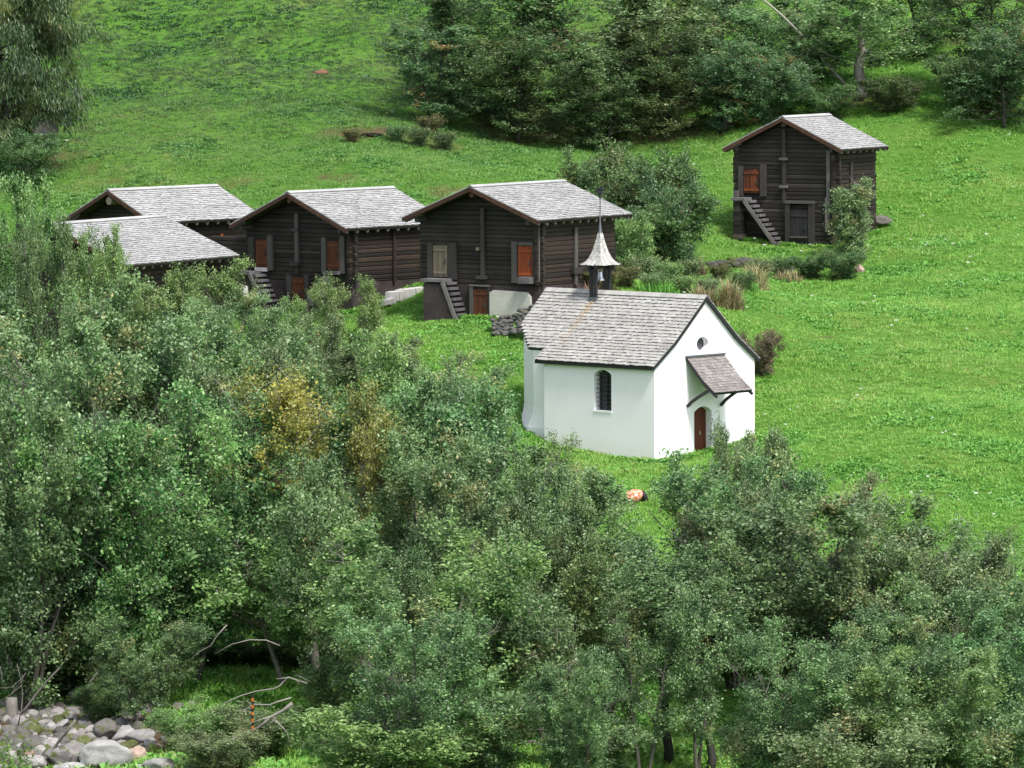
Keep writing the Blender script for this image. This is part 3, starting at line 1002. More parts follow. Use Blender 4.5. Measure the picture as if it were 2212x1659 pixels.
for sg in (-1, 1):
    for i in range(2):
        (d0, z0), (d1, z1) = cprof[i], cprof[i + 1]
        mb.bar((CW / 2 + sg * (d0 + (.012 if i == 0 else 0)), -.1, ZR + z0 - .07), (CW / 2 + sg * d1, -.1, ZR + z1 - .07), .035, .13, .5)
mb.build('verge_board', M['blackwood'], croofo)
mb = MB(); mb.box(-.2, -.155, -.1, NL + .3, 3.43, 3.53); mb.build('eave_board', M['blackwood'], croofo)

# turret
tur = empty('bell_turret', (CW / 2, TY, ZR)); tur.parent = chapel
for sx in (-1, 1):
    for sy in (-1, 1):
        mb = MB(); x = .38 * sx; y = .11 * sy
        mb.box(x - .055, x + .055, y - .055, y + .055, -.6, 1.0)
        mb.bar((x, y, .72), (x + .2 * sx, y + .14 * sy, 1.02), .09, .09)
        mb.build('turret_post', M['blackwood'], tur)
mb = MB()
mb.box(-.36, .36, -.05, .05, .86, .97); mb.box(-.5, .5, -.4, .4, .99, 1.03)
mb.build('bell_beam', M['blackwood'], tur)
mb = MB()
for sx in (-1, 1):
    mb.hexa([(.30 * sx - .16, -.24, -.62), (.30 * sx + .16, -.24, -.62), (.30 * sx + .16, .24, -.62), (.30 * sx - .16, .24, -.62),
             (.38 * sx - .085, -.19, -.2), (.38 * sx + .085, -.19, -.2), (.38 * sx + .085, .19, -.2), (.38 * sx - .085, .19, -.2)])
mb.build('turret_flashing', M['lead'], tur)
mb = MB(); prf = [(0, .80), (.05, .80), (.075, .74), (.085, .62), (.11, .52), (.165, .44), (.175, .42), (.15, .42), (.0, .5)]
k = 18; vs = []; fs = []
for r_, z in prf:
    for j in range(k): vs.append((r_ * math.cos(2 * math.pi * j / k) if r_ else .0005 * math.cos(2 * math.pi * j / k), r_ * math.sin(2 * math.pi * j / k) if r_ else .0005 * math.sin(2 * math.pi * j / k), z))
for i in range(len(prf) - 1):
    for j in range(k): fs.append((i * k + j, i * k + (j + 1) % k, (i + 1) * k + (j + 1) % k, (i + 1) * k + j))
mb.add(vs, fs); mb.tube([(0, 0, .5), (0, 0, .34)], .025, 6); mb.build('bell', M['bell'], tur, True)
# spire: flared square shingled pyramid
sp = MB(); sprof = [(.74, 1.02), (.56, 1.11), (.43, 1.25), (.32, 1.45), (.22, 1.72), (.145, 1.97), (.085, 2.22)]
h2 = lambda z: np.interp(z, [s_[1] for s_ in sprof], [s_[0] for s_ in sprof])
zz = 1.02
rows = []
while zz < 2.16:
    z1 = zz + .105
    for k in range(4):
        ang = k * math.pi / 2
        e_ = Vector((-math.sin(ang), math.cos(ang), 0)); g_ = Vector((math.cos(ang), math.sin(ang), 0))
        s0, s1 = h2(zz) * .74, h2(min(z1 + .05, 2.22)) * .74
        nsh = max(2, int(s0 * 2 / .085)); u = -1.0
        for i in range(nsh):
            ua, ub_ = -1 + 2 * i / nsh, -1 + 2 * (i + 1) / nsh
            j = random.uniform(-.012, .012); o_ = random.uniform(.008, .02)
            vsq = [g_ * (s0 + o_) + e_ * (ua * s0 + .002) + Vector((0, 0, zz + j)), g_ * (s0 + o_) + e_ * (ub_ * s0 - .002) + Vector((0, 0, zz + j)),
                   g_ * s1 + e_ * (ub_ * s1) + Vector((0, 0, z1 + .05)), g_ * s1 + e_ * (ua * s1) + Vector((0, 0, z1 + .05))]
            inn = [v_ - g_ * .03 for v_ in vsq]
            sp.hexa([inn[0], inn[1], vsq[1], vsq[0], inn[3], inn[2], vsq[2], vsq[3]], min(1, max(0, random.gauss(.75, .25))))
            sp.t[-6] = -.2  # dark lower edge: weathering plus painted course shade
    zz = z1
build_shingles(sp, [], 'spire', M['chapelshingle'], tur)
mb = MB(); mb.tube([(0, 0, 2.14), (0, 0, 2.3), (0, 0, 2.62), (0, 0, 2.95)], [.085, .062, .03, .022], 8)
mb.build('lead_cap', M['lead'], tur)
mb = MB(); mb.tube([(0, 0, 2.9), (0, 0, 3.95)], [.02, .012], 6)
cl = [(-.24, 3.56), (.24, 3.56)]
mb.bar((-.17, -.17, 3.56), (.17, .17, 3.56), .02, .02)
for sx in (-1, 1):
    mb.bar((sx * .17, sx * .17, 3.52), (sx * .17, sx * .17, 3.60), .05, .05)
    mb.tube([(sx * .02, sx * .02, 3.3), (sx * .09, sx * .09, 3.35), (sx * .1, sx * .1, 3.43), (sx * .05, sx * .05, 3.45)], .01, 5)
for i in range(26):  # forged leaves of the finial
    a_ = random.uniform(0, 6.28); z = random.uniform(3.64, 3.94); r_ = random.uniform(.08, .17) * (1 - abs(z - 3.78) * 2.2)
    mb.bar((0, 0, z - .05), (r_ * math.cos(a_) * 1.25, r_ * math.sin(a_) * 1.25, z + .05), .09, .02)
mb.build('iron_cross', M['iron'], tur)

# canopy over the door
c0 = fc.hit(1481, 770, 'y'); c1 = fc.hit(1562, 768, 'y')
can, deck, rust = MB(), MB(), []
cp = [(0, 0), (.85, -.86), (1.45, -1.3)]
shingle_slope(can, rust, (c0.x, 0, c0.z), (1, 0, 0), (0, -1, 0), cp, lambda d: (0, c1.x - c0.x), .14, (.07, .13), .03, deck, None, .01)
cano = build_shingles(can, rust, 'canopy', M['canopyshingle'], chapel)
deck.build('canopy_boards', M['blackwood'], cano)
mb = MB(); mb.bar((c0.x - .03, -.06, c0.z - .0), (c1.x + .03, -.06, c0.z - .0), .14, .06); mb.build('canopy_ridge', M['lead'], cano)
for X, Y in ((1490, 1155), (1745, 1145)):
    h = fc.hit(1060.4 + .2841 * X, 549.9 + .2841 * Y, 'y')
    mb = MB(); pts = []
    zt_ = c0.z - 1.1 - .1
    for i in range(7):
        t = i / 6
        pts.append((h.x, -.03 - 1.12 * t, h.z + (zt_ - h.z) * (t ** .8)))
    for i in range(6): mb.bar(pts[i], pts[i + 1], .09, .1)
    mb.build('canopy_brace', M['blackwood'], cano)
for x in (c0.x + .06, c1.x - .06):
    mb = MB(); mb.bar((x, 0, c0.z - .12), (x, -.85, c0.z - .98), .08, .09); mb.bar((x, -.85, c0.z - .98), (x, -1.5, c0.z - 1.44), .08, .09)
    mb.build('canopy_rafter', M['blackwood'], cano)


# ------------------------------------------------------------------ trees
def leaves_mesh(name, pos, nrm, axis, L, Wd, tint, odd, mat):
    """one folded leaf of two faces per position (numpy)"""
    n_ = len(pos)
    side = np.cross(nrm, axis); side /= np.linalg.norm(side, axis=1, keepdims=True) + 1e-9
    L = L[:, None]; Wd = Wd[:, None]
    v = np.empty((n_, 4, 3), np.float32)
    v[:, 0] = pos - axis * L * .5
    v[:, 2] = pos + axis * L * .5 - nrm * L * .08
    v[:, 1] = pos + side * Wd * .5 + nrm * Wd * .16
    v[:, 3] = pos - side * Wd * .5 + nrm * Wd * .16
    b = (np.arange(n_) * 4)[:, None]
    f = np.concatenate([b + np.array([0, 2, 1]) * 0 + np.array([[0, 1, 2]]), b + np.array([[0, 2, 3]])], 1).reshape(-1, 3)
    me = bpy.data.meshes.new(name)
    me.vertices.add(n_ * 4); me.vertices.foreach_set('co', v.ravel())
    me.loops.add(f.size); me.loops.foreach_set('vertex_index', f.ravel().astype(np.int32))
    me.polygons.add(len(f)); me.polygons.foreach_set('loop_start', np.arange(0, f.size, 3, dtype=np.int32))
    me.update(calc_edges=True)
    me.attributes.new('tint', 'FLOAT', 'POINT').data.foreach_set('value', np.repeat(tint, 4).astype(np.float32))
    me.attributes.new('odd', 'FLOAT', 'POINT').data.foreach_set('value', np.repeat(odd, 4).astype(np.float32))
    me.materials.append(mat)
    return me


def unit(v):
    return v / (np.linalg.norm(v, axis=-1, keepdims=True) + 1e-9)


def gen_tree(seed, H=7.0, Rr=2.6, stems=3, nb=26, nt=7, nl=26, base=.22, leaf=(.085, .052), elev=(10, 55), spread=.45, bark='bark', leafm='leaf', lean=0, twigs=True, droop=0, dead=0, oddp=.03, fall=1.15, trad=.085, upb=.12):
    g = np.random.default_rng(seed)
    tk = MB()
    P, Nn, Ax, T, Od = [], [], [], [], []
    for s in range(stems):
        az = 2 * math.pi * (s + g.uniform(-.3, .3)) / stems
        hh = H * g.uniform(.82, 1.0)
        tip = np.array([math.cos(az) * Rr * spread * (stems > 1) + lean * H, math.sin(az) * Rr * spread * (stems > 1), hh])
        b0 = np.array([math.cos(az) * .12 * (stems > 1), math.sin(az) * .12 * (stems > 1), -.3])
        m = 9
        ts = np.linspace(0, 1, m)
        wob = np.cumsum(g.normal(0, .06, (m, 2)), 0) * H / 7; wob -= wob[0]
        pts = b0 + (tip - b0) * ts[:, None]
        pts[:, :2] = b0[:2] + (tip - b0)[:2] * (ts ** 1.25)[:, None] + wob
        r0_ = trad * H / 7 * g.uniform(.8, 1.2)
        tk.tube(pts, [max(.012, r0_ * (1 - t) ** .8) for t in ts], 7, g.uniform(.3, .8))
        for b in range(nb):
            t = base + (1 - base) * (b + g.uniform(0, 1)) / nb
            u = (t - base) / (1 - base)
            i = min(int(t * (m - 1)), m - 2); fr_ = t * (m - 1) - i
            o_ = pts[i] * (1 - fr_) + pts[i + 1] * fr_
            prof_ = (math.sin(math.pi * (u * .68 + .18)) ** .75) * .85 + .15
            ln = Rr * prof_ * g.uniform(.4, 1.2) * (1 - .3 * (stems > 1))
            a_ = g.uniform(0, 2 * math.pi); el = R(g.uniform(*elev)) * (1 - droop)
            if stems > 1:  # branches favour the outside
                a_ = az + g.normal(0, 1.15)
            d = np.array([math.cos(a_) * math.cos(el), math.sin(a_) * math.cos(el), math.sin(el)])
            q = [o_]; dd = d.copy()
            for k in range(4):
                dd = unit(dd + g.normal(0, .16, 3) + np.array([0, 0, (.10 - droop * .28)]))
                q.append(q[-1] + dd * ln / 4)
            q = np.array(q)
            tk.tube(q, [max(.006, .034 * H / 7 * (1 - .8 * k / 4) * (.5 + .5 * (1 - u))) for k in range(5)], 5, g.uniform(.4, .9), False)
            isdead = g.random() < dead
            ct = g.uniform(.0, .92)
            isodd = g.random() < oddp
            for w in range(nt):
                sfr = g.uniform(.25, 1.0) ** .8
                kk = min(int(sfr * 4), 3); ff = sfr * 4 - kk
                w0 = q[kk] * (1 - ff) + q[kk + 1] * ff
                wd = unit(unit(q[kk + 1] - q[kk]) * .6 + g.normal(0, .62, 3) + np.array([0, 0, upb - droop * .9]))
                wl = ln * g.uniform(.22, .5) * (1.25 - .6 * sfr) + .18
                w1 = w0 + wd * wl
                if twigs and (w % 2 == 0 or isdead): tk.tube([w0, w0 + wd * wl * .6 + g.normal(0, .03, 3), w1], [.009, .006, .003], 3, g.uniform(.5, 1), False)
                if isdead: continue
                n_ = int(nl * g.uniform(.6, 1.35))
                tt = g.uniform(.1, 1.1, n_) ** .8
                pp = w0 + wd * wl * tt[:, None] + g.normal(0, .085 * (leaf[0] / .085) ** .5, (n_, 3))
                nn = unit(g.normal(0, fall, (n_, 3)) + np.array([0, 0, .8]))
                ax = unit(np.cross(nn, g.normal(0, 1, (n_, 3)))); 
                if droop: ax = unit(ax * .4 + np.array([0, 0, -1.0]) * droop * 2 + wd * .6)
                P.append(pp); Nn.append(nn); Ax.append(ax)
                twt = ct + g.normal(0, .12)
                T.append(np.clip(twt - .08 + g.normal(0, .25, n_) + .12 * (tt - .5), 0, 1))
                Od.append(np.where(g.random(n_) < (.55 if isodd else .012), 1.0, 0.0))
    P, Nn, Ax, T, Od = map(np.concatenate, (P, Nn, Ax, T, Od))
    n_ = len(P)
    sz = np.clip(np.exp(g.normal(-.06, .28, n_)), .45, 1.7)
    cm = leaves_mesh('crown', P, Nn, Ax, leaf[0] * sz, leaf[1] * sz, T, Od, M[leafm])
    tm = tk.mesh('trunk', M[bark], True)
    zmax = float(np.percentile(P[:, 2], 98.2)); rmax = float(np.percentile(np.abs(P[:, :2]), 96))
    return dict(crown=cm, trunk=tm, H=zmax, R=rmax, n=n_)


PT = {}
for i in range(6):
    PT['alder%d' % i] = gen_tree(100 + i, 6.4, 2.7, [4, 3, 5, 2, 4, 3][i], [24, 29, 19, 40, 24, 30][i], 11, [54, 54, 50, 56, 54, 54][i], [.10, .14, .08, .14, .06, .16][i], (.086, .054), (18, 74), .68, dead=.04, oddp=.03, upb=.38)
PT['tall'] = gen_tree(120, 8, 1.9, 1, 50, 10, 46, .5, (.086, .054), (20, 65), 0, dead=.08, upb=.3, trad=.13)
PT['thin'] = gen_tree(121, 6.5, 2.0, 2, 28, 9, 36, .22, (.086, .05), (20, 70), .5, dead=.1, upb=.35)
PT['yellowtall'] = gen_tree(122, 9, 1.9, 1, 38, 9, 40, .60, (.086, .054), (15, 65), 0, lean=-.10, dead=.08, trad=.095, oddp=.45, upb=.3)
PT['broad'] = gen_tree(123, 5.2, 2.9, 1, 52, 10, 58, .46, (.105, .07), (-15, 45), 0, lean=-.20, dead=.04, trad=.11)
PT['leaner'] = gen_tree(124, 5.6, 2.0, 1, 50, 9, 52, .38, (.098, .062), (0, 55), 0, lean=-.34, dead=.12, trad=.10)
PT['weedbush'] = gen_tree(125, 1.3, .8, 9, 6, 5, 22, .05, (.10, .04), (35, 80), .75, trad=.03, oddp=.15)
for i in range(3):
    PT['bush%d' % i] = gen_tree(130 + i, 2.6, 1.7, 5, 16, 9, 46, .03, (.08, .05), (20, 78), .7, trad=.05, dead=.05, oddp=.1)
for i in range(4):
    PT['wood%d' % i] = gen_tree(140 + i, 9.5, 3.4, [1, 2, 1, 3][i], [64, 38, 60, 28][i], 9, 44, [.05, .04, .10, .04][i], (.125, .085), (8, 62), .45, bark='darkbark', leafm='leafdark', dead=.02, twigs=False, oddp=.03, upb=.2)
PT['bigbush'] = gen_tree(155, 3.4, 2.6, 6, 26, 10, 52, .03, (.105, .07), (10, 78), .75, bark='darkbark', trad=.05, dead=.02, twigs=False, upb=.3)
PT['gnarled'] = gen_tree(150, 7.5, 3.0, 1, 52, 9, 46, .30, (.13, .09), (-5, 45), 0, bark='palebark', leafm='leafbright', dead=.12, trad=.24)
PT['larch'] = gen_tree(160, 15, 4.2, 1, 95, 16, 75, .10, (.22, .045), (0, 30), 0, bark='darkbark', leafm='needle', droop=.55, twigs=True, trad=.12, oddp=.15)
PT['spray'] = gen_tree(170, 1.4, .8, 4, 7, 4, 10, .1, (.10, .05), (20, 65), .6, trad=.04)
PT['upright'] = gen_tree(171, 4.0, 1.15, 3, 24, 8, 40, .06, (.085, .05), (15, 60), .4, trad=.05, oddp=.2, dead=.1)
print('leaves', {k: v['n'] for k, v in PT.items()})


def tree(kind, X, Yt, D, wpx, label, name='alder_tree', cat='tree', group='alders along the stream', mat=None, base=None, rz=None, bark=None, sink=0.0):
    """crown top at picture point (X, Yt), standing at distance D; wpx: crown width in 2212-px"""
    pr_ = PT[kind]
    if D < 0: D = ground_at(X, -D, 148, 300).y   # foot given as a picture row
    p = at(X, Yt, D)
    z = gz(p.x, D) if base is None else base
    h = max(.3, p.z - z + sink)
    w = wpx * K * D / F
    sz = h / pr_['H']; sx = w / 2 / pr_['R']
    sx = min(sx, sz * (1.3 if kind == 'weedbush' else 1.5 if 'alder' in name else 2.0))
    root = empty(name, (p.x, D, z - sink), random.uniform(0, 6.28) if rz is None else rz, label, cat, group)
    root.scale = (sx, sx, sz)
    for part in ('trunk', 'crown'):
        o = link(part, pr_[part], root)
        m_ = (bark if part == 'trunk' else mat)
        if m_:
            o.material_slots[0].link = 'OBJECT'; o.material_slots[0].material = M[m_]
    return root


random.seed(33)
AL = [
 # kind, X, Ytop, D, width px, leaf, label
 ('alder0', 10, 404, 205, 190, 'leafbright', 'tallest leafy alder at the left edge, its top level with the far left barn roof'),
 ('alder4', 95, 496, 203, 150, 'leaf', 'dense green alder covering the left end of the low shed'),
 ('alder2', 185, 512, 204, 140, 'leafbright', 'light green alder in front of the low shed roof'),
 ('alder5', 255, 566, 206, 120, 'leafbright', 'little alder whose top crosses the front eave of the low shed'),
 ('alder1', 330, 655, 209, 200, 'leaf', 'small alder under the dark eave of the low shed'),
 ('alder5', 410, 582, 206, 220, 'leafbright', 'pale leafy alder rising to the right end of the shed eave'),
 ('alder0', 490, 655, 203, 190, 'leafolive', 'silvery olive alder left of the middle barn steps'),
 ('alder3', 590, 660, 211, 150, 'leafbright', 'small bright alder before the left steps of the middle barn'),
 ('alder2', 655, 690, 208, 140, 'leafolive', 'low yellow-green alder under the lower door of the middle barn'),
 ('alder4', 745, 610, 213, 165, 'leafbright', 'rounded pale alder under the right corner of the middle barn'),
 ('alder1', 820, 735, 206, 190, 'leafolive', 'wispy olive alder at the edge of the open grass'),
 ('thin', 930, 760, 201, 220, 'leafolive', 'sparse grey-olive alder left of the chapel, half see-through'),
 ('thin', 1030, 800, 199, 150, 'leafolive', 'feathery thin alder nearest the chapel chancel'),
 ('alder3', 1000, 890, 194, 120, 'leaf', 'dark leaning alder below the chapel chancel'),
 ('alder5', 60, 640, 192, 270, 'leaf', 'shaded alder below the tallest one at the left edge'),
 ('alder2', 195, 720, 190, 250, 'leafolive', 'alder with a yellowish rounded top at left'),
 ('alder0', 335, 690, 193, 260, 'leaf', 'broad deep green alder below the shed'),
 ('alder4', 470, 740, 192, 240, 'leaf', 'full grey-green alder below the left steps'),
 ('alder1', 565, 780, 189, 200, 'leafolive', 'narrow olive alder in the middle of the left thicket'),
 ('alder3', 690, 760, 193, 220, 'leafbright', 'light alder between the middle barn and the yellow-topped tree'),
 ('alder5', 790, 815, 188, 220, 'leaf', 'dark alder right behind the yellow-topped tree'),
 ('alder0', 905, 850, 186, 260, 'leaf', 'big grey-green alder in the centre of the thicket'),
 ('alder2', 1010, 960, 180, 240, 'leaf', 'round alder with bare dead twigs left of the chapel lawn'),
 ('alder1', 745, 880, 183, 150, 'leafyellow', 'smaller yellow-tinged alder to the right of the slender yellow tree'),
 ('alder4', 540, 975, 178, 170, 'leafyellow', 'low yellow-green alder to the left of the slender yellow tree'),
 ('alder4', 55, 880, 178, 290, 'leaf', 'shadowy alder halfway down the left edge'),
 ('alder1', 230, 880, 179, 270, 'leafbright', 'alder with loose light green sprays in the left thicket'),
 ('alder3', 400, 900, 180, 260, 'leaf', 'dense alder in the heart of the left thicket'),
 ('alder0', 640, 1000, 176, 260, 'leaf', 'alder standing under the slender yellow tree'),
 ('alder5', 800, 990, 176, 250, 'leaf', 'alder with grey bare branches sticking out to the right'),
 ('alder2', 1100, 1000, 184, 160, 'leafolive', 'airy alder below the chancel end of the chapel'),
 ('thin', 1240, 1015, 188, 220, 'leafolive', 'see-through alder just below the long chapel wall'),
 ('alder3', 1200, 1080, 178, 220, 'leaf', 'alder under the middle of the chapel lawn'),
 ('thin', 1370, 1096, 197, 150, 'leafolive', 'thin alder in front of the orange bundle'),
 ('alder1', 1310, 1160, 178, 220, 'leaf', 'mid-green alder below the orange bundle'),
 ('alder4', 1600, 940, 190, 120, 'leafolive', 'alder that hides the foot of the chapel door'),
 ('thin', 1640, 940, 191, 130, 'leafolive', 'slim alder at the right corner of the chapel'),
 ('alder2', 1590, 1010, 183, 280, 'leaf', 'broad dark alder below the chapel gable'),
 ('alder5', 1740, 1060, 180, 230, 'leafolive', 'alder with reddish young tips below the right meadow'),
 ('alder0', 1770, 1085, 171, 400, 'leaf', 'largest round-headed alder at the right, below the meadow'),
 ('thin', 1930, 1230, 174, 200, 'leafolive', 'loose alder between the largest one and the right edge'),
 ('thin', 2060, 1160, 175, 180, 'leafolive', 'sparse pinkish alder poking up into the right meadow'),
 ('alder1', 2180, 1175, 172, 200, 'leafolive', 'olive alder cut by the right edge of the picture'),
 ('alder3', 2030, 1310, 166, 260, 'leaf', 'alder in the lower right thicket with gaps of bright grass'),
 ('alder4', 2170, 1350, 163, 250, 'leaf', 'shaded alder in the bottom right corner'),
 ('alder5', 60, 1060, 168, 300, 'leaf', 'dark overhanging alder above the boulders at left'),
 ('alder2', 230, 1090, 167, 260, 'leaf', 'wide shaded alder above the stream bed'),
 ('alder3', 310, 1350, 161, 200, 'leaf', 'lowest branches of a dark alder beside the boulders'),
 ('alder1', 830, 1190, 167, 160, 'leaf', 'dark alder right of the pale trunks'),
 ('alder4', 930, 1165, 165, 340, 'leafbright', 'layered light-topped alder at the bottom centre'),
 ('thin', 1500, 1270, 166, 150, 'leafolive', 'thin-stemmed alder between the dark trunks and the largest round-headed one'),
 ('thin', 1390, 1330, 165, 150, 'leaf', 'thin-stemmed alder left of the dark bare trunks'),
 ('alder5', 1255, 1290, 166, 190, 'leaf', 'alder filling the gap right of the pointed one'),
 ('tall', 1440, 1190, 168, 230, 'leaf', 'tall alder with dark bare trunks in front of bright grass'),
 ('tall', 1530, 1230, 167, 200, 'leaf', 'second dark-trunked alder beside the bright grass gap'),
 ('alder2', 1730, 1370, 160, 220, 'leaf', 'low dark alder under the largest round-headed one'),
 ('alder3', 1880, 1430, 158, 260, 'leaf', 'alder at lower right behind the yellow-green bush'),
 ('alder1', 1260, 1420, 159, 170, 'leaf', 'low alder right of the slanting trunk at the bottom'),
 ('alder4', 1960, 1180, 169, 270, 'leafolive', 'full alder right beside the largest round-headed one'),
 ('alder2', 2110, 1260, 167, 260, 'leaf', 'full green alder near the right edge'),
 ('alder5', 1680, 1200, 172, 190, 'leaf', 'alder filling the space left of the largest round-headed one'),
 ('alder0', 2000, 1420, 155, 260, 'leafbright', 'fresh alder near the bottom right corner'),
 ('alder3', 1490, 1110, 184, 150, 'leafolive', 'alder right of the orange bundle'),
 ('alder1', 1000, 1080, 174, 230, 'leafolive', 'olive alder above the layered light-topped one'),
 ('alder5', 1180, 1180, 170, 240, 'leafbright', 'light alder above the one with the slanting trunk'),
 ('alder2', 900, 1330, 158, 220, 'leaf', 'dark alder at the foot of the layered light-topped one'),
]
for k, X, Yt, D, w, m_, lab in AL:
    if D < 197 and not (X < 400 and Yt > 1000) and not (480 < X < 720 and Yt > 950): D = max(151.5, D - (12 if D > 174 else 7)); w *= 1.42 if X < 1150 else 1.12
    t = tree(k, X, Yt, D, w, lab, mat=m_, bark='darkbark' if k == 'tall' else None)

D1 = ground_at(690, 1482).y
tree('yellowtall', 690, 812, D1, 330, 'slender tall tree with yellow autumn leaves at its top and a pale trunk', mat='leafyellow', rz=0, bark='palebark')
D1 = ground_at(608, 1484).y
tree('broad', 608, 1112, D1, 480, 'bright broad-leaved tree with a curved pale trunk showing below', mat='leafbright', rz=0, bark='palebark')
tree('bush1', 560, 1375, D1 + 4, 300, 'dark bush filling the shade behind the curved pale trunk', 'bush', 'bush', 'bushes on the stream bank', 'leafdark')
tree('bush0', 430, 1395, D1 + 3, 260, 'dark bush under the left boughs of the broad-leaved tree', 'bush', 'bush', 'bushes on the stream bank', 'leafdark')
tree('leaner', 1245, 1280, 157, 330, 'alder with a pale slanting trunk at the bottom centre', mat='leaf', rz=0, bark='palebark')
BU = [
 ('bush0', 540, 1530, 157, 300, 'leafolive', 'low olive bush under the dead branch near the boulders'),
 ('bush1', 830, 1545, 151, 390, 'leafbright', 'wide leafy bush along the bottom edge left of centre'),
 ('bush2', 1020, 1500, 154, 250, 'leaf', 'dark bush at the bottom below the pointed alder'),
 ('bush0', 1290, 1570, 155, 190, 'leaf', 'low bush at the bottom beside the bare trunk'),
 ('bush2', 1840, 1565, 149, 290, 'leafolive', 'yellow-green bush at the bottom right'),
 ('bush1', 2090, 1530, 152, 280, 'leaf', 'grey-green bush in the bottom right corner'),
 ('bush1', 1660, 1560, 154, 190, 'leaf', 'bush at the foot of the dark trunks'),
 ('bush2', 760, 1430, 160, 180, 'leaf', 'bush between the pale trunks and the centre alder'),
 ('bush0', 230, 1480, 163, 230, 'leafdark', 'shaded bush just above the boulders'),
 ('bush1', 420, 1530, 157, 230, 'leafbright', 'ferny green bush at the right end of the boulders'),
 ('bush2', 470, 1585, 152, 260, 'leafolive', 'olive bush at the bottom edge just right of the boulders'),
 ('bush0', 470, 1380, 172, 250, 'leafdark', 'dark bush behind the left pale trunk'),
 ('bush2', 640, 1390, 172, 230, 'leafdark', 'dark bush behind and between the two pale trunks'),
 ('bush1', 300, 1420, 166, 260, 'leafdark', 'dark bush under the overhanging alders at left'),
 ('bush2', 110, 1380, 168, 300, 'leafdark', 'dark thicket above the stump at the left edge'),
 ('spray', 15, 1600, 150, 110, 'lime', 'bright lime sprig in the bottom left corner'),
]
for k, X, Yt, D, w, m_, lab in BU:
    tree(k, X, Yt, D, w, lab, 'bush', 'bush', 'bushes on the stream bank', m_)
tree('spray', 1215, 935, 204, 75, 'pale young sapling against the long white chapel wall', 'sapling', 'sapling', None, 'leafbright')

# upper wood
UW = [
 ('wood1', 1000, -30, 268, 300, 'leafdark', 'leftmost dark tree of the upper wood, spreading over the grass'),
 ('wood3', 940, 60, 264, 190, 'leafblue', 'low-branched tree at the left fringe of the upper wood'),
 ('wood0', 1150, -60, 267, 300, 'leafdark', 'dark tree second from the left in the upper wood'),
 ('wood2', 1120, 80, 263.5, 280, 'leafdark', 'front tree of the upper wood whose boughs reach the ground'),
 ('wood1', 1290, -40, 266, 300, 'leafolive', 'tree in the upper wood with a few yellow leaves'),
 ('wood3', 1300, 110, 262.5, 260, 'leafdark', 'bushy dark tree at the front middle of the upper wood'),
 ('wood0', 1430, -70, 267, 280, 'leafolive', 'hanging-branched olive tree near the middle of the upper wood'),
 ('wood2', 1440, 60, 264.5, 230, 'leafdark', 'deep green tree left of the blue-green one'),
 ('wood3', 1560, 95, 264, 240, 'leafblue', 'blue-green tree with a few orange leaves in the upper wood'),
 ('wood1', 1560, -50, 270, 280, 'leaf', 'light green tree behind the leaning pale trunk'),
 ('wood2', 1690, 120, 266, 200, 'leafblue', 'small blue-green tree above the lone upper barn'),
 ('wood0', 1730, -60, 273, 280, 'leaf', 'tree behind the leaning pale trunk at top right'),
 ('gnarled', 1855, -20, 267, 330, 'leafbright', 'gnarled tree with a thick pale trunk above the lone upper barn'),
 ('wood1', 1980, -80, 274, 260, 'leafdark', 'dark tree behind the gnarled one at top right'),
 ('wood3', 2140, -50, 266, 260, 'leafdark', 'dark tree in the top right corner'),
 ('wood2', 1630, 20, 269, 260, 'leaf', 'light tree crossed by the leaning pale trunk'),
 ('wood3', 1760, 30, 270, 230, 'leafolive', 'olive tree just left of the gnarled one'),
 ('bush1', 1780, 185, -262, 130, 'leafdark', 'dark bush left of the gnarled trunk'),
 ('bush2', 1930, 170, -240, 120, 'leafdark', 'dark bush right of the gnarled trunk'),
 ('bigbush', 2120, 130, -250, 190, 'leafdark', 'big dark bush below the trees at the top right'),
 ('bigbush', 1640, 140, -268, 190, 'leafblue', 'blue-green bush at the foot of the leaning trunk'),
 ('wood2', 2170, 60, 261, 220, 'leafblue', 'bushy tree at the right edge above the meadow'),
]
for k, X, Yt, D, w, m_, lab in UW:
    tree(k, X, Yt, D, w, lab, 'broadleaf_tree', 'tree', 'trees of the upper wood', m_, bark='palebark' if k == 'gnarled' else None)
tree('larch', 10, -330, 256, 360, 'larch with drooping feathery branches at the top left', 'larch_tree', 'tree', None)
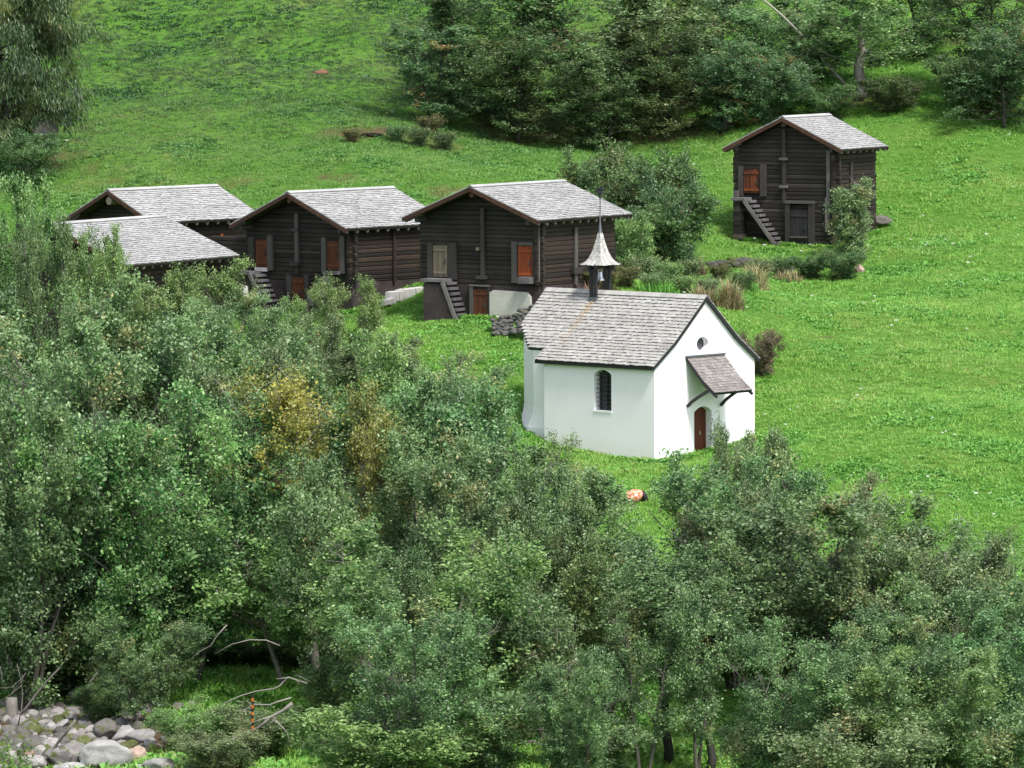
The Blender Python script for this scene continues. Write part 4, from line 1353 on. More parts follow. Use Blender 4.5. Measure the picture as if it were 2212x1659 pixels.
for k, X, Yt, D, w, m_, lab in [
 ('bush2', 1395, 334, 240, 190, 'leafdark', 'tallest dark green shrub behind the right barn'),
 ('bush1', 1310, 352, 241, 160, 'leafdark', 'dark shrub just over the back of the right barn roof'),
 ('bigbush', 1375, 425, 238, 250, 'leafdark', 'broad low dark green bush behind the right barn'),
 ('bush0', 1455, 395, 237.5, 110, 'leafblue', 'rightmost of the shrubs behind the right barn'),
 ('bush0', 1275, 360, 242, 110, 'leafred', 'small reddish-green shrub peeping over the right barn roof'),
 ('bush0', 1350, 470, 233.5, 110, 'leafbright', 'fresh green shrub at the back corner of the right barn'),
 ('upright', 1838, 396, 242.6, 80, 'leafolive', 'upright olive shrub at the front corner of the lone upper barn'),
 ('bush1', 1750, 553, -602, 75, 'leafdark', 'dark low shrub on the bank below the lone upper barn'),
 ('bush2', 1820, 545, -605, 80, 'leafdark', 'dark shrub at the foot of the upright one by the lone upper barn'),
 ('bush2', 1638, 722, 217.5, 84, 'leafpink', 'pinkish withered bush behind the right corner of the chapel'),
 ('weedbush', 1385, 555, -604, 80, 'leafolive', 'tall weedy plant right of the chapel spire'),
 ('weedbush', 1440, 566, -614, 80, 'leafbright', 'leafy weeds between the spire and the dry grass'),
 ('weedbush', 1350, 575, -622, 70, 'leafred', 'brownish weeds right beside the chapel spire'),
 ('weedbush', 1490, 560, -603, 80, 'leafolive', 'olive weeds left of the retaining wall'),
 ('weedbush', 1555, 572, -606, 70, 'leafred', 'brownish weeds under the middle of the retaining wall'),
 ('weedbush', 1410, 590, -634, 80, 'leafolive', 'weeds just above the chapel ridge'),
 ('weedbush', 1475, 595, -638, 80, 'leafbright', 'bright weeds just above the chapel ridge'),
 ('weedbush', 1605, 588, -628, 80, 'leafdark', 'dark weeds below the retaining wall'),
 ('weedbush', 1690, 556, -600, 80, 'leafdark', 'dark weeds at the right end of the retaining wall'),
 ('weedbush', 1530, 600, -642, 80, 'leafolive', 'weeds left of the tallest straw-coloured clump'),
 ('weedbush', 1640, 560, -604, 80, 'leafolive', 'olive weeds in front of the retaining wall'),
 ('bush2', 1290, 585, 226.5, 90, 'leafred', 'small weedy shrub beside the chapel spire'),
 ('weedbush', 760, 280, -308, 60, 'leafred', 'brownish weeds at the left rim of the dark hollow'),
 ('weedbush', 855, 272, -306, 70, 'leafdark', 'dark weeds at the right rim of the dark hollow'),
 ('weedbush', 905, 276, -316, 80, 'leafdark', 'dark weeds on the earthy bank left of the upper wood'),
 ('weedbush', 960, 285, -326, 80, 'leafdark', 'dark weeds below the leftmost tree of the upper wood'),
 ('weedbush', 930, 250, -290, 80, 'leafred', 'brownish weeds between the hollow and the upper wood'),
 ('bush1', 30, 285, 253, 140, 'leafdark', 'dark thicket under the larch at the left edge'),
 ('bush0', 55, 312, 251.5, 110, 'leafdark', 'dark low shrub beside the boulder under the larch'),
]:
    tree(k, X, Yt, D, w, lab, 'shrub', 'shrub', 'shrubs on the slope', m_)

# leaning pale trunk
p0, p1 = at(1775, 125, 267.5), at(1615, -25, 266)
mb = MB()
pts = [p0 + (p1 - p0) * t + Vector((0, 0, .25 * math.sin(t * 3.1))) for t in np.linspace(-.4, 1.1, 9)]
mb.tube(pts, [.075 * (1 - .06 * i) for i in range(9)], 8, .95)
tag(mb.build('leaning_trunk', M['palebark'], None, True), 'pale leaning birch trunk among the trees at top right', 'trunk')


def branch(name, pts, r0_, label, D, forks=(), mat='deadwood', r1=None, group=None, k=6):
    mb = MB()
    r0_ *= .75
    q = [at(X, Y, D + random.uniform(-.15, .15)) for X, Y in pts]
    n_ = len(q); r1 = r1 or r0_ * .4
    mb.tube(q, [r0_ + (r1 - r0_) * i / (n_ - 1) for i in range(n_)], k, .7)
    for fk in forks:
        q = [at(X, Y, D + random.uniform(-.1, .1)) for X, Y in fk]
        mb.tube(q, [max(.008, r0_ * .5 * (1 - .7 * i / (len(q) - 1))) for i in range(len(q))], 5, .8)
    return tag(mb.build(name, M[mat], None, True), label, 'branch', group)


Z2 = lambda L_: [((600 + a_ * .1356) * .7855, (1860 + b_ * .1356) * .7855) for a_, b_ in L_]
branch('dead_branch', Z2([(1500, 550), (1330, 690), (1070, 830), (900, 980), (720, 1090), (500, 1150), (310, 1260), (110, 1340)]), .075, 'thick bleached dead branch slanting down to the left above the boulders', 155.5,
       [Z2([(310, 1260), (335, 1350), (300, 1450)]), Z2([(1070, 830), (1160, 850), (1130, 900), (970, 1030)]), Z2([(1150, 900), (1290, 1020), (1400, 1150), (1440, 1300)]), Z2([(1070, 820), (880, 870), (640, 950)])])
branch('dead_branch', Z2([(1480, 435), (1190, 520), (1050, 580), (850, 572), (690, 570), (560, 670), (400, 700), (100, 800)]), .035, 'thin pale dead branch lying above the thick bleached one', 156.2,
       [Z2([(690, 570), (630, 540), (590, 510)]), Z2([(560, 680), (545, 760)])])
branch('dead_branch', Z2([(1800, 140), (1600, 80), (1420, 20), (1380, 60), (1250, 190), (1150, 245), (760, 305), (450, 395), (220, 500), (0, 610)]), .04, 'long grey dead branch at the foot of the pale trunks', 157,
       [Z2([(1420, 20), (1180, 55)]), Z2([(1610, 90), (1640, 190), (1590, 300)]), Z2([(1880, 120), (1700, 20), (1600, -20)])])
branch('dead_branch', [(905, 985), (895, 1040), (870, 1062), (845, 1095), (832, 1130)], .03, 'grey forked dead bough in the centre thicket', 174.5,
       [[(895, 1035), (850, 1035), (800, 1050), (760, 1075)], [(870, 1062), (868, 1090), (855, 1110)], [(905, 1010), (880, 1000), (850, 1005)]])
branch('dead_branch', [(1195, 1545), (1165, 1530), (1130, 1523), (1105, 1525)], .03, 'short dead branch pointing left at the bottom centre', 156.5, [[(1195, 1580), (1170, 1575), (1140, 1577)]])
branch('dead_branch', [(1225, 1640), (1195, 1615), (1150, 1600), (1125, 1605), (1112, 1625)], .03, 'lower crooked dead branch at the bottom centre', 156, [[(1150, 1600), (1130, 1615), (1118, 1620)]])
# bare trunks that show
branch('dead_branch', [(605, 1395), (575, 1383), (540, 1382), (500, 1392), (465, 1412)], .03, 'thin arched bough reaching left from the left pale trunk', 160)
branch('dead_branch', [(490, 1350), (470, 1372), (455, 1395), (430, 1408), (410, 1425)], .025, 'thin pale stick in the broad-leaved tree', 160)
Z7 = lambda L_: [((a_ * .2351) * .7855, (1850 + b_ * .2351) * .7855) for a_, b_ in L_]
branch('driftwood', Z7([(880, 550), (780, 690), (690, 800), (610, 920), (520, 1010), (440, 1130)]), .055, 'dark driftwood pole lying across the boulders', 153.5, mat='bark', r1=.05)
branch('bare_trunk', Z7([(230, 500), (330, 380), (430, 240), (560, 90), (700, -60)]), .06, 'slanting bare stem above the boulders at left', 163, mat='bark', group='bare trunks')
branch('bare_trunk', Z7([(975, 360), (1000, 220), (1060, 100), (1160, -30)]), .05, 'curved bare stem above the middle of the boulders', 164, mat='bark', group='bare trunks')
branch('dead_branch', Z7([(210, 620), (250, 440), (265, 250), (240, 60), (200, -100)]), .03, 'upright bare twig stem at the left edge above the boulders', 161.5,
       [Z7([(0, 330), (120, 260), (250, 150)]), Z7([(0, 420), (90, 300), (230, 120), (300, 0)]), Z7([(30, 150), (20, 20), (0, -80)]), Z7([(0, 180), (140, 170), (260, 60)])], mat='bark')
mb = MB(); q = [at(*Z7([(135, y_)])[0], 163) for y_ in (620, 480, 380, 290)]
mb.tube(q, [.27, .2, .18, .16], 9, .9)
tag(mb.build('tree_stump', M['bark'], None, True), 'pale broken tree stump at the left edge above the boulders', 'stump')


# ------------------------------------------------------------------ rocks
def rock_mesh(seed, sub=3, ang=9):
    rs = np.random.default_rng(seed)
    bm = bmesh.new(); bmesh.ops.create_icosphere(bm, subdivisions=sub + 1, radius=1)
    pl_ = unit(rs.normal(0, 1, (ang, 3))); dd = rs.uniform(.55, .9, ang)
    off = Vector(rs.uniform(-50, 50, 3))
    for v in bm.verts:
        c = np.array(v.co)
        for k in range(ang):
            e = c @ pl_[k] - dd[k]
            if e > 0: c = c - pl_[k] * e
        c = c * (1 + .12 * mnoise.noise(Vector(c) * 1.6 + off) + .07 * mnoise.noise(Vector(c) * 4.5 + off) + .03 * mnoise.noise(Vector(c) * 11 + off))
        v.co = c
    me = bpy.data.meshes.new('boulder'); bm.to_mesh(me); bm.free()
    me.polygons.foreach_set('use_smooth', [True] * len(me.polygons))
    return me


def boulder(cx, cy, w, h, mat, label, seed, tilt=0, D=None, name='boulder', group='boulders in the stream bed', px=None):
    X, Y = px if px else Z7([(cx, cy)])[0]
    ppm = .2351 * .7855 if not px else 1
    wv, hv = w * ppm * K, h * ppm * K
    d_ = D or ground_at(X, Y + hv / K * .35, 148, 300).y
    p = at(X, Y, d_ + .0)
    o = link(name, rock_mesh(seed), None, M[mat])
    o.location = p; s = d_ / F * .62
    o.scale = (wv * s * 1.12, (wv + hv) / 2 * s * 1.1, hv * s * 1.2)
    o.rotation_euler = (0, -R(tilt), 0)
    # turn the mesh about its own axis through the data, so scale stays upright
    tag(o, label, 'boulder', group)
    return o


BO = [
 (1240, 985, 470, 270, 'whiterock', 'largest pale rounded boulder at the front of the stream bed', 0),
 (800, 985, 440, 230, 'rock', 'broad grey boulder left of the largest pale one', 8),
 (400, 1050, 260, 140, 'rock', 'low grey boulder at the bottom left beside the driftwood', 0),
 (1590, 985, 220, 180, 'brownrock', 'smooth brown boulder right of the largest pale one', 10),
 (1210, 700, 270, 220, 'darkrock', 'tilted dark grey slab behind the largest pale boulder', 35),
 (1440, 735, 230, 170, 'whiterock', 'jagged white and grey boulder right of the dark slab', 25),
 (1650, 765, 320, 140, 'whiterock', 'long white boulder at the right end of the stream bed', 10),
 (990, 840, 150, 150, 'mossrock', 'round mossy green boulder above the largest pale one', 0),
 (830, 740, 210, 120, 'rock', 'slanting light grey boulder beside the driftwood', 25),
 (580, 640, 120, 100, 'whiterock', 'small white stone on the upper bank', 0),
 (710, 620, 170, 80, 'whiterock', 'narrow white stone pointing up to the right', 35),
 (390, 860, 230, 170, 'darkrock', 'dark grey boulder left of the driftwood', 20),
 (590, 860, 230, 190, 'rock', 'plain grey boulder under the driftwood', 0),
 (430, 350, 230, 120, 'whiterock', 'pale stone highest on the bank beside the slanting stem', 25),
 (1850, 870, 170, 110, 'brownrock', 'pinkish stone at the right of the stream bed', 0),
 (1880, 1090, 320, 130, 'whiterock', 'white and grey boulder at the bottom edge on the right', 0),
 (880, 1110, 280, 90, 'whiterock', 'flat white stone at the bottom edge under the grey boulder', 0),
 (1650, 1110, 160, 60, 'whiterock', 'small white stone at the bottom edge', 0),
 (350, 980, 130, 100, 'brownrock', 'mauve stone at the left end of the stream bed', 0),
 (320, 620, 190, 110, 'mossrock', 'mossy stone at the left of the upper bank', 15),
 (1050, 1080, 120, 80, 'mossrock', 'small mossy stone tucked below the largest pale boulder', 0),
 (700, 800, 170, 110, 'darkrock', 'dark stone wedged behind the grey boulders', 0),
 (1470, 880, 160, 110, 'mossrock', 'mossy stone between the brown and white boulders', 0),
 (140, 760, 190, 130, 'darkrock', 'dark stone in shade at the left edge', 0),
 (1760, 840, 150, 100, 'whiterock', 'white stone under the long white boulder', 0),
 (120, 960, 260, 140, 'darkrock', 'shaded stone behind the lime sprig', 0),
]
for i, (cx, cy, w, h, m_, lab, tl) in enumerate(BO):
    boulder(cx, cy, w, h, m_, lab, 300 + i, tl)
boulder(0, 0, 44, 30, 'darkrock', 'grey boulder under the larch at the left edge', 350, 10, 255, group=None, px=(97, 284))
boulder(0, 0, 46, 16, 'darkrock', 'dark flat stone beside the white post of the lone upper barn', 351, -8, 249, group=None, px=(1898, 476))
boulder(0, 0, 16, 18, 'brownrock', 'pinkish stone at the end of the bank below the lone upper barn', 352, 0, 240, group=None, px=(1856, 582))
def slab(p, q, D0, D1, w, h, name, label, mat='palestone'):
    a_, b_ = at(*p, D0), at(*q, D1)
    mb = MB(); m_ = 6
    for i in range(m_):
        t0, t1 = i / m_, (i + 1) / m_ - .012
        j = Vector((0, 0, random.uniform(-.02, .02)))
        mb.bar(a_.lerp(b_, t0) + j, a_.lerp(b_, t1) + j, w * random.uniform(.9, 1.1), h * random.uniform(.9, 1.1), random.random())
    return tag(mb.build(name, M[mat]), label, 'stone slab')


slab((842, 642), (912, 629), 229.6, 231.6, .45, .42, 'foundation_stone', 'long row of pale foundation stones between the middle and right barns')
slab((822, 654), (850, 650), 228.8, 229.6, .3, .22, 'foundation_stone', 'flat pale stones at the front end of the foundation row')
slab((522, 628), (532, 628), 231.5, 231.6, .3, .42, 'stone_block', 'pale stone block beside the left steps of the middle barn')


def stone_pile(name, label, pts, n_, size, D0, seed, mat='wallstone'):
    random.seed(seed); bm = bmesh.new()
    for i in range(n_):
        X, Y, D = pts(i / n_, random.random())
        p = at(X, Y, D)
        s = size * random.uniform(.6, 1.3)
        mt = Matrix.Translation(p) @ Matrix.Rotation(random.uniform(0, 6.28), 4, 'Z') @ Matrix.Rotation(random.gauss(0, .2), 4, 'X') @ Matrix.Diagonal((s * 1.25, s, s * .48, 1))
        g = bmesh.ops.create_icosphere(bm, subdivisions=2, radius=1)['verts']
        off = Vector((random.uniform(-50, 50), i, 0))
        for v in g:
            c = v.co; m_ = max(abs(c.x), abs(c.y), abs(c.z)); c = c * (.55 + .45 / m_ * .8)
            v.co = mt @ (c * (1 + .16 * mnoise.noise(c * 1.5 + off)))
    me = bpy.data.meshes.new(name); bm.to_mesh(me); bm.free()
    o = link(name, me, None, M[mat])
    return tag(o, label, 'stone wall')


def pile1(t, u):
    X = 1068 + 88 * u ** .9; top = 690 - (X - 1068) * .36
    Y = top + (722 - top) * t
    return X, Y, 221.6 - t * .9 + (u - .5) * -1.2


stone_pile('dry_stone_wall', 'tumbled dry stone wall in front of the cream plinth of the right barn', pile1, 85, .17, 221, 5)


def bank(t, u):
    X = 1478 + 240 * t
    Y = 577 - 15 * math.sin(math.pi * min(1, t * 1.1)) + 3 * math.sin(t * 9) + u * 13
    return X, Y, 240.9 - u * .4


stone_pile('retaining_wall', 'low dark retaining wall of stones below the lone upper barn', bank, 60, .2, 240, 6)

# white post, earth mound, marker, bundle
p = ground_at(1878, 462, 235, 260); p = at(1878, 462, 248.5)
mb = MB(); zz = gz(p.x, 248.5); h = at(1878, 437, 248.5).z
mb.box(-.13, .13, -.1, .1, zz - .3 - zz, h - zz); mb.box(-.16, .16, -.13, .13, h - zz + .003, h - zz + .04)
o = mb.build('white_post', M['whitepost']); o.location = (p.x, 248.5, zz)
tag(o, 'short white post at the back corner of the lone upper barn', 'post')


def mound(X, Y, rx, rz_, mat, label, seed):
    g = ground_at(X, Y, 200, 300)
    o = link('earth_mound', rock_mesh(seed, 4, 4), None, M[mat]); o.location = g; o.scale = (rx, rx * .9, rz_)
    return tag(o, label, 'earth mound')


mound(692, 158, .42, .17, 'soil', 'small heap of reddish bare earth in the upper meadow', 401)
mound(803, 292, .5, .10, 'darksoil', 'dark hollow of bare wet earth above the middle barn', 402)

g = ground_at(545, 1585, 148, 175)
mz = at(545, 1500, 155.8)
mb = MB(); seg = 11; z0 = at(545, 1582, 155.8).z
for i in range(seg):
    za, zb = z0 + (mz.z - z0) * i / seg, z0 + (mz.z - z0) * (i + 1) / seg
    mb.tube([(0, 0, za), (0.01 * math.sin(i), 0, zb - .002)], .034, 8, 1.0 if i % 2 else 0.0)
m_, nt, _, L = newmat('orange_black_bands')
c = mix(nt, (.012, .01, .01), (.5, .11, .015), math_(nt, 'GREATER_THAN', math_(nt, 'ADD', attr(nt), math_(nt, 'MULTIPLY', noise(nt, 16, coords(nt, 'Object'), 2), .3)), .75))
finish(m_, nt, c, .5, .4)
mb.tube([(0, 0, z0 - 1.2), (0, 0, z0)], .03, 6, 0)
o = mb.build('marker_pole', m_); o.location = (mz.x, 155.8, 0)
tag(o, 'thin orange and black banded pole behind the bleached dead branch', 'pole')

g = ground_at(1371, 1085, 185, 205)
m_, nt, _, L = newmat('coral_patterned_cloth')
v = coords(nt, 'Object', (2.2, 2.2, 2.2))
vo = nt.nodes.new('ShaderNodeTexVoronoi'); vo.inputs['Scale'].default_value = 1.2; L.new(v, vo.inputs[0])
c = ramp(nt, [(.1, (.80, .50, .42)), (.35, (.80, .22, .12)), (.6, (.70, .10, .07)), (.8, (.78, .34, .10))], vo.outputs[0])
c = mix(nt, c, (.82, .62, .52), math_(nt, 'GREATER_THAN', noise(nt, 1.6, v, 3), .56))
finish(m_, nt, c, .8, .2, noise(nt, 2.5, v), .6, .03)
bund = empty('cloth_bundle', g + Vector((0, 0, 0)), .25, 'orange and pink patterned cloth bundle with a black end on the chapel lawn', 'bundle')
o = link('cloth', rock_mesh(77, 3, 7), bund, m_); o.scale = (.34, .27, .27); o.location = (-.04, 0, .24)
mb = MB(); mb.tube([(.22, 0, .30), (.30, -.01, .24), (.40, -.03, .10), (.44, -.04, .0)], [.15, .15, .10, .04], 10, .5)
mb.build('black_end', M['blackwood'], bund, True)


# ------------------------------------------------------------------ grass and flowers (uncountable)
def clump(name, blades, lr, wr, lean_, mat, rad, broad=False):
    v, f_ = [], []
    for i in range(blades):
        a_ = random.uniform(0, 6.28); r_ = rad * random.random() ** .5
        x, y = r_ * math.cos(a_), r_ * math.sin(a_); h = random.uniform(*lr); w = random.uniform(*wr)
        b_ = random.uniform(0, 6.28); le = random.uniform(*lean_)
        d_ = Vector((math.cos(b_), math.sin(b_), 0)); s_ = Vector((-d_.y, d_.x, 0)) * w / 2
        p0 = Vector((x, y, -.03)); p1 = p0 + d_ * h * le * .4 + Vector((0, 0, h * (1 - le * .4) * .6)); p2 = p0 + d_ * h * le + Vector((0, 0, h * (1 - le * .75)))
        n_ = len(v)
        k0 = .35 if broad else .8
        v += [p0 - s_ * k0, p0 + s_ * k0, p1 + s_, p1 - s_, p2]
        f_ += [(n_, n_ + 1, n_ + 2, n_ + 3), (n_ + 3, n_ + 2, n_ + 4)]
    me = bpy.data.meshes.new(name); me.from_pydata([tuple(q) for q in v], [], f_); me.materials.append(mat); me.update()
    return bpy.data.objects.new(name, me)


random.seed(50)
gcol = bpy.data.collections.new('meadow_plants')
for i in range(4):
    gcol.objects.link(clump('grass_tuft_%s' % 'abcd'[i], 26, (.10, .24), (.010, .022), (.3, .9), M['grass'], .2))
for i in range(3):
    gcol.objects.link(clump('leaf_tuft_%s' % 'efg'[i], 16, (.10, .22), (.04, .085), (.5, 1.1), M['weed'], .2, True))
fl = clump('white_umbel', 1, (.1, .1), (.01, .01), (.2, .2), M['weed'], .01)
fcol = bpy.data.collections.new('meadow_flowers')
mb = MB()
for i in range(7):
    a_ = random.uniform(0, 6.28); r_ = random.uniform(0, .05)
    c = Vector((r_ * math.cos(a_), r_ * math.sin(a_), random.uniform(.17, .21)))
    mb.tube([c, c + Vector((0, 0, .012))], .022, 6)
um = mb.mesh('white_umbel', plain('white_petals', (.78, .78, .74), .8, .2))
fcol.objects.link(bpy.data.objects.new('white_umbel', um))


def scatter(name, pts, scl, rot, ids, coll, mat, label, cat):
    me = bpy.data.meshes.new(name)
    me.vertices.add(len(pts)); me.vertices.foreach_set('co', pts.astype(np.float32).ravel())
    me.attributes.new('scl', 'FLOAT', 'POINT').data.foreach_set('value', scl.astype(np.float32))
    me.attributes.new('rot', 'FLOAT_VECTOR', 'POINT').data.foreach_set('vector', rot.astype(np.float32).ravel())
    me.attributes.new('idx', 'INT', 'POINT').data.foreach_set('value', ids.astype(np.int32))
    o = link(name, me)
    ng = bpy.data.node_groups.new(name, 'GeometryNodeTree')
    ng.interface.new_socket('Geometry', in_out='INPUT', socket_type='NodeSocketGeometry')
    ng.interface.new_socket('Geometry', in_out='OUTPUT', socket_type='NodeSocketGeometry')
    nn, L = ng.nodes, ng.links
    gi, go = nn.new('NodeGroupInput'), nn.new('NodeGroupOutput')
    ip = nn.new('GeometryNodeInstanceOnPoints'); ci = nn.new('GeometryNodeCollectionInfo')
    ci.inputs['Collection'].default_value = coll
    ci.inputs['Separate Children'].default_value = True; ci.inputs['Reset Children'].default_value = True
    L.new(gi.outputs[0], ip.inputs['Points']); L.new(ci.outputs[0], ip.inputs['Instance'])
    ip.inputs['Pick Instance'].default_value = True

    def na(nm, typ):
        q = nn.new('GeometryNodeInputNamedAttribute'); q.data_type = typ; q.inputs['Name'].default_value = nm
        return q.outputs[0]
    L.new(na('idx', 'INT'), ip.inputs['Instance Index']); L.new(na('scl', 'FLOAT'), ip.inputs['Scale'])
    L.new(na('rot', 'FLOAT_VECTOR'), ip.inputs['Rotation'])
    L.new(ip.outputs[0], go.inputs[0])
    md = o.modifiers.new('scatter', 'NODES'); md.node_group = ng
    return tag(o, label, cat, kind='stuff')


BLD = [(Vector((rb.location.x, rb.location.y)), aRB, 5.4, 5.64), (Vector((mbn.location.x, mbn.location.y)), R(49), 5.06, 5.84), (Vector((ub.location.x, ub.location.y)), R(60), 3.8, 4.9),
       (Vector((lb.location.x, lb.location.y)), R(47.5), 5.1, 4.6), (Vector((sh.location.x, sh.location.y)), R(60), 7.2, 6.4), (Vector((OC.x, OC.y)), aC, 5.6, 8.0)]


def keep_out(x, y):
    m_ = np.ones(x.shape, bool)
    for o_, a_, lx, ly in BLD:
        dx, dy = x - o_.x, y - o_.y
        u = dx * math.cos(a_) + dy * math.sin(a_); v = -dx * math.sin(a_) + dy * math.cos(a_)
        m_ &= ~((u > -.06) & (u < lx + .05) & (v > -.06) & (v < ly + .05))
    return m_


def field(n_, y0, y1, seed):
    g = np.random.default_rng(seed)
    y = g.uniform(y0, y1, n_); x = g.uniform(-1, 1, n_) * (y * .0945 + 2.5)
    return g, x, y


def vnoise(x, y, s):
    return np.sin(x * s + 1.3 * np.sin(y * s * .8)) * np.sin(y * s * 1.1 + 1.7 * np.sin(x * s * .6 + 2))


g, x, y = field(175000, 186, 292, 1)
so = soil_at(x, y)
k = keep_out(x, y) & (g.random(x.size) > so * .96)
x, y = x[k], y[k]; g2 = np.random.default_rng(2)
wd = vnoise(x, y, .55) + .5 * vnoise(x, y, 1.7) + g2.normal(0, .5, x.size)
ids = np.where(wd > .55, g2.integers(4, 7, x.size), g2.integers(0, 4, x.size))
sc = np.clip(.75 + .22 * vnoise(x, y, .9) + g2.normal(0, .22, x.size), .35, 1.7)
pts = np.stack([x, y, tz(x, y)], 1)
rot = np.stack([g2.normal(0, .12, x.size), g2.normal(0, .12, x.size), g2.uniform(0, 6.28, x.size)], 1)
ex, ey = [], []
for o_, a_, lx, ly in BLD:
    for i in range(620):
        t_ = random.random(); off_ = random.uniform(.05, .3)
        u, v_ = (-off_, t_ * ly) if i % 2 else (t_ * lx, -off_)
        ex.append(o_.x + u * math.cos(a_) - v_ * math.sin(a_)); ey.append(o_.y + u * math.sin(a_) + v_ * math.cos(a_))
ex, ey = np.array(ex), np.array(ey)
pts = np.concatenate([pts, np.stack([ex, ey, tz(ex, ey)], 1)])
rot = np.concatenate([rot, np.stack([ex * 0, ex * 0, g2.uniform(0, 6.28, ex.size)], 1)])
ids = np.concatenate([ids, g2.integers(0, 7, ex.size)]); sc = np.concatenate([sc, g2.uniform(.7, 1.7, ex.size)])
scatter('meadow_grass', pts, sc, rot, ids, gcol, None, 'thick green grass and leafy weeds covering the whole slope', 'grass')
g, x, y = field(26000, 149, 186, 3)
so = soil_at(x, y)
k = (g.random(x.size) > so * 1.25); x, y = x[k], y[k]
pts = np.stack([x, y, tz(x, y)], 1)
ids = g.integers(0, 7, x.size)
rot = np.stack([g.normal(0, .15, x.size), g.normal(0, .15, x.size), g.uniform(0, 6.28, x.size)], 1)
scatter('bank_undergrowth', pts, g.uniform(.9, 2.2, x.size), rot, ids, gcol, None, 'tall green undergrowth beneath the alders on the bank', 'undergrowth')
scol = bpy.data.collections.new('stream_stones')
for i in range(4):
    me = rock_mesh(500 + i, 1, 8); me.materials.append(M[('rock', 'darkrock', 'mossrock', 'darkrock')[i]])
    scol.objects.link(bpy.data.objects.new('pebble_%s' % 'abcd'[i], me))
g = np.random.default_rng(9)
c_ = [ground_at(170, 1590, 148, 180), ground_at(40, 1570, 148, 180)]
x = np.concatenate([g.normal(q.x, 1.6, 1100) for q in c_]); y = np.concatenate([g.normal(q.y, 4, 1100) for q in c_])
pts = np.stack([x, y, tz(x, y)], 1)
scatter('stream_gravel', pts, g.gamma(2.0, .045, x.size).clip(.03, .3), g.uniform(0, 6.28, (x.size, 3)), g.integers(0, 4, x.size), scol, None, 'small grey stones filling the stream bed between the boulders', 'gravel')
g, x, y = field(900, 190, 262, 4)
dens = np.clip(vnoise(x, y, .35) + .3, 0, 1) * np.where(x > 6, 1, np.where((x < 1) & (y < 228) & (y > 205), 1.0, .12))
k = keep_out(x, y) & (g.random(x.size) < dens); x, y = x[k], y[k]
pts = np.stack([x, y, tz(x, y)], 1)
scatter('meadow_flowers', pts, g.uniform(.5, 1.3, x.size), np.stack([x * 0, x * 0, g.uniform(0, 6.28, x.size)], 1), np.zeros(x.size), fcol, None, 'tiny white flower heads dotted over the meadow', 'flowers')


# clumps of tall dry grass and fireweed
def tall_clump(X, Yb, D, hpx, wpx, mat, label, n_, name, cat, grp):
    hpx *= 1.3; n_ = int(n_ * 1.5)
    p = at(X, Yb, D); z = gz(p.x, D); h = hpx * K * D / F; w = wpx * K * D / F
    g = np.random.default_rng(int(X * 7 + Yb))
    mb = MB(); P = []
    v, f_, tn = [], [], []
    for i in range(n_):
        a_ = g.uniform(0, 6.28); r_ = w * .5 * .9 * g.random() ** .55
        b_ = Vector((r_ * math.cos(a_), r_ * .7 * math.sin(a_), -.1)); hh = h * g.uniform(.35, 1.15) * (1.05 - .75 * (r_ / (w * .45)) ** 2); le = g.uniform(.1, .8)
        c_ = g.uniform(0, 6.28); d_ = Vector((math.cos(c_), math.sin(c_), 0)); s_ = Vector((-d_.y, d_.x, 0)) * g.uniform(.009, .022)
        p1 = b_ + d_ * hh * le * .3 + Vector((0, 0, hh * .6)); p2 = b_ + d_ * hh * le + Vector((0, 0, hh * (1 - .3 * le)))
        k = len(v); v += [b_ - s_, b_ + s_, p1 + s_, p1 - s_, p2]; f_ += [(k, k + 1, k + 2, k + 3), (k + 3, k + 2, k + 4)]
        t_ = g.uniform(0, 1); tn += [t_ * .4, t_ * .4, t_, t_, 1]
    me = bpy.data.meshes.new(name); me.from_pydata([tuple(q) for q in v], [], f_)
    me.attributes.new('tint', 'FLOAT', 'POINT').data.foreach_set('value', np.array(tn, np.float32))
    me.attributes.new('odd', 'FLOAT', 'POINT')
    me.materials.append(M[mat]); me.update()
    o = link(name, me); o.location = (p.x, D, z)
    return tag(o, label, cat, grp)


tc = lambda *a_: tall_clump(*a_)
DG = 'dry grass clumps behind the chapel'
tc(1575, 668, 226, 62, 70, 'straw', 'bent straw-coloured grass clump just above the chapel ridge end', 420, 'dry_grass', 'grass clump', DG)
tc(1515, 662, 226, 42, 80, 'straw', 'short dry grass clump behind the chapel ridge', 380, 'dry_grass', 'grass clump', DG)
tc(1630, 615, 234, 60, 70, 'straw', 'tall dry grass clump under the retaining wall', 420, 'dry_grass', 'grass clump', DG)
tc(1600, 640, 230, 40, 90, 'weed', 'green weedy clump between the dry grass clumps', 380, 'weed_clump', 'weeds', DG)
tc(1700, 600, 238, 28, 90, 'straw', 'thin dry grass clump at the right end of the retaining wall', 250, 'dry_grass', 'grass clump', DG)
tc(1500, 600, 238, 40, 60, 'fireweed', 'reddish seeding weed clump at the left end of the retaining wall', 250, 'weed_clump', 'weeds', DG)
tc(1225, 640, 224, 48, 90, 'fireweed', 'pinkish fireweed clump along the side wall of the right barn', 420, 'fireweed', 'weeds', None)
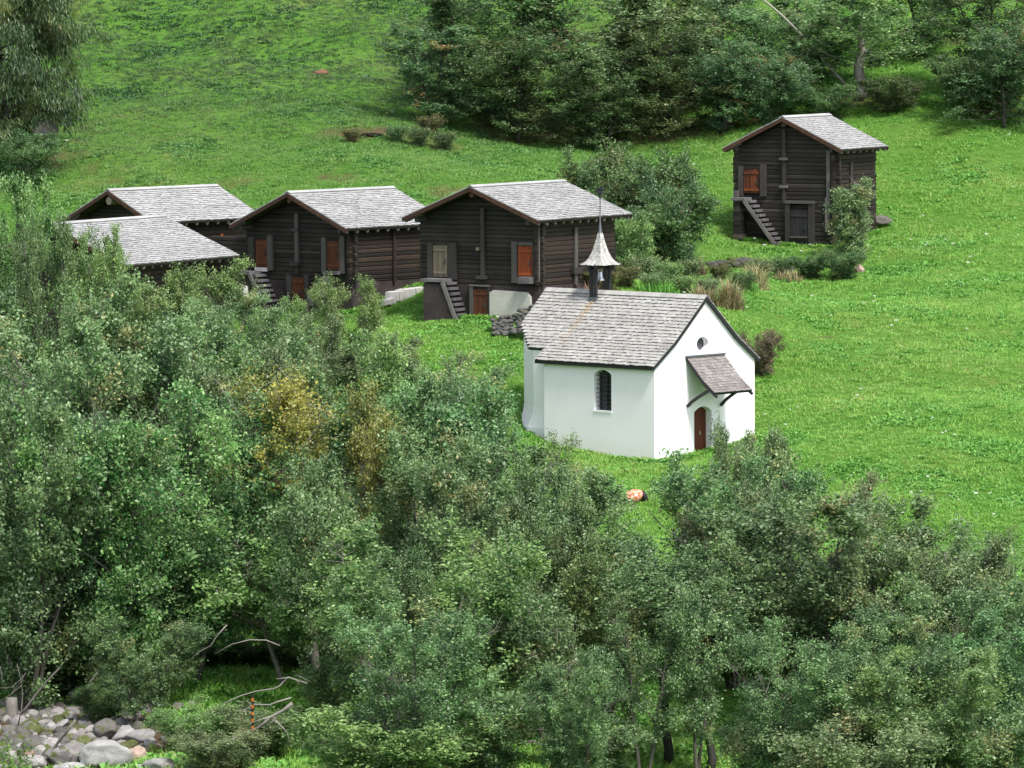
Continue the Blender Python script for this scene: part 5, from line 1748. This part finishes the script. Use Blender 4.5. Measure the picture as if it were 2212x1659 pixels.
tc(1275, 640, 224.5, 56, 60, 'fireweed', 'taller pinkish fireweed clump left of the chapel bell turret', 300, 'fireweed', 'weeds', None)
tc(1420, 630, 227, 40, 120, 'weed', 'leafy green weed clump right of the bell turret', 450, 'weed_clump', 'weeds', DG)
tc(1180, 640, 222.3, 50, 50, 'weed', 'green weeds at the front corner of the right barn', 260, 'weed_clump', 'weeds', None)

# ------------------------------------------------------------------ light
SUN_EL, SUN_AZ = R(56), R(35)   # sun stands behind the camera, to the right
w = bpy.data.worlds.new('World'); S.world = w; w.use_nodes = True
nt = w.node_tree
for x_ in list(nt.nodes): nt.nodes.remove(x_)
sky = nt.nodes.new('ShaderNodeTexSky'); sky.sky_type = 'NISHITA'; sky.sun_disc = False
sd = Vector((math.sin(SUN_AZ) * math.cos(SUN_EL), -math.cos(SUN_AZ) * math.cos(SUN_EL), math.sin(SUN_EL)))
sky.sun_elevation = SUN_EL
sky.sun_rotation = math.atan2(sd.x, sd.y)
sky.altitude = 1400; sky.air_density = 1.0; sky.dust_density = 3.0; sky.ozone_density = 1
bg = nt.nodes.new('ShaderNodeBackground'); bg.inputs[1].default_value = .132
ow = nt.nodes.new('ShaderNodeOutputWorld')
hsv = nt.nodes.new('ShaderNodeHueSaturation'); hsv.inputs['Saturation'].default_value = .4
nt.links.new(sky.outputs[0], hsv.inputs['Color']); nt.links.new(hsv.outputs[0], bg.inputs[0]); nt.links.new(bg.outputs[0], ow.inputs[0])
sl = bpy.data.lights.new('sun', 'SUN'); sl.energy = 2.4; sl.angle = R(12); sl.color = (1, .96, .9)
so_ = bpy.data.objects.new('sun', sl); COL.objects.link(so_)
so_.rotation_euler = sd.to_track_quat('Z', 'Y').to_euler()

S.view_settings.view_transform = 'Standard'; S.view_settings.look = 'None'
S.view_settings.exposure = 1.3; S.view_settings.gamma = 1
S.cycles.max_bounces = 6; S.cycles.diffuse_bounces = 3; S.cycles.glossy_bounces = 2; S.cycles.transmission_bounces = 3; S.cycles.transparent_max_bounces = 4
S.cycles.use_denoising = True
S.cycles.caustics_reflective = False; S.cycles.caustics_refractive = False
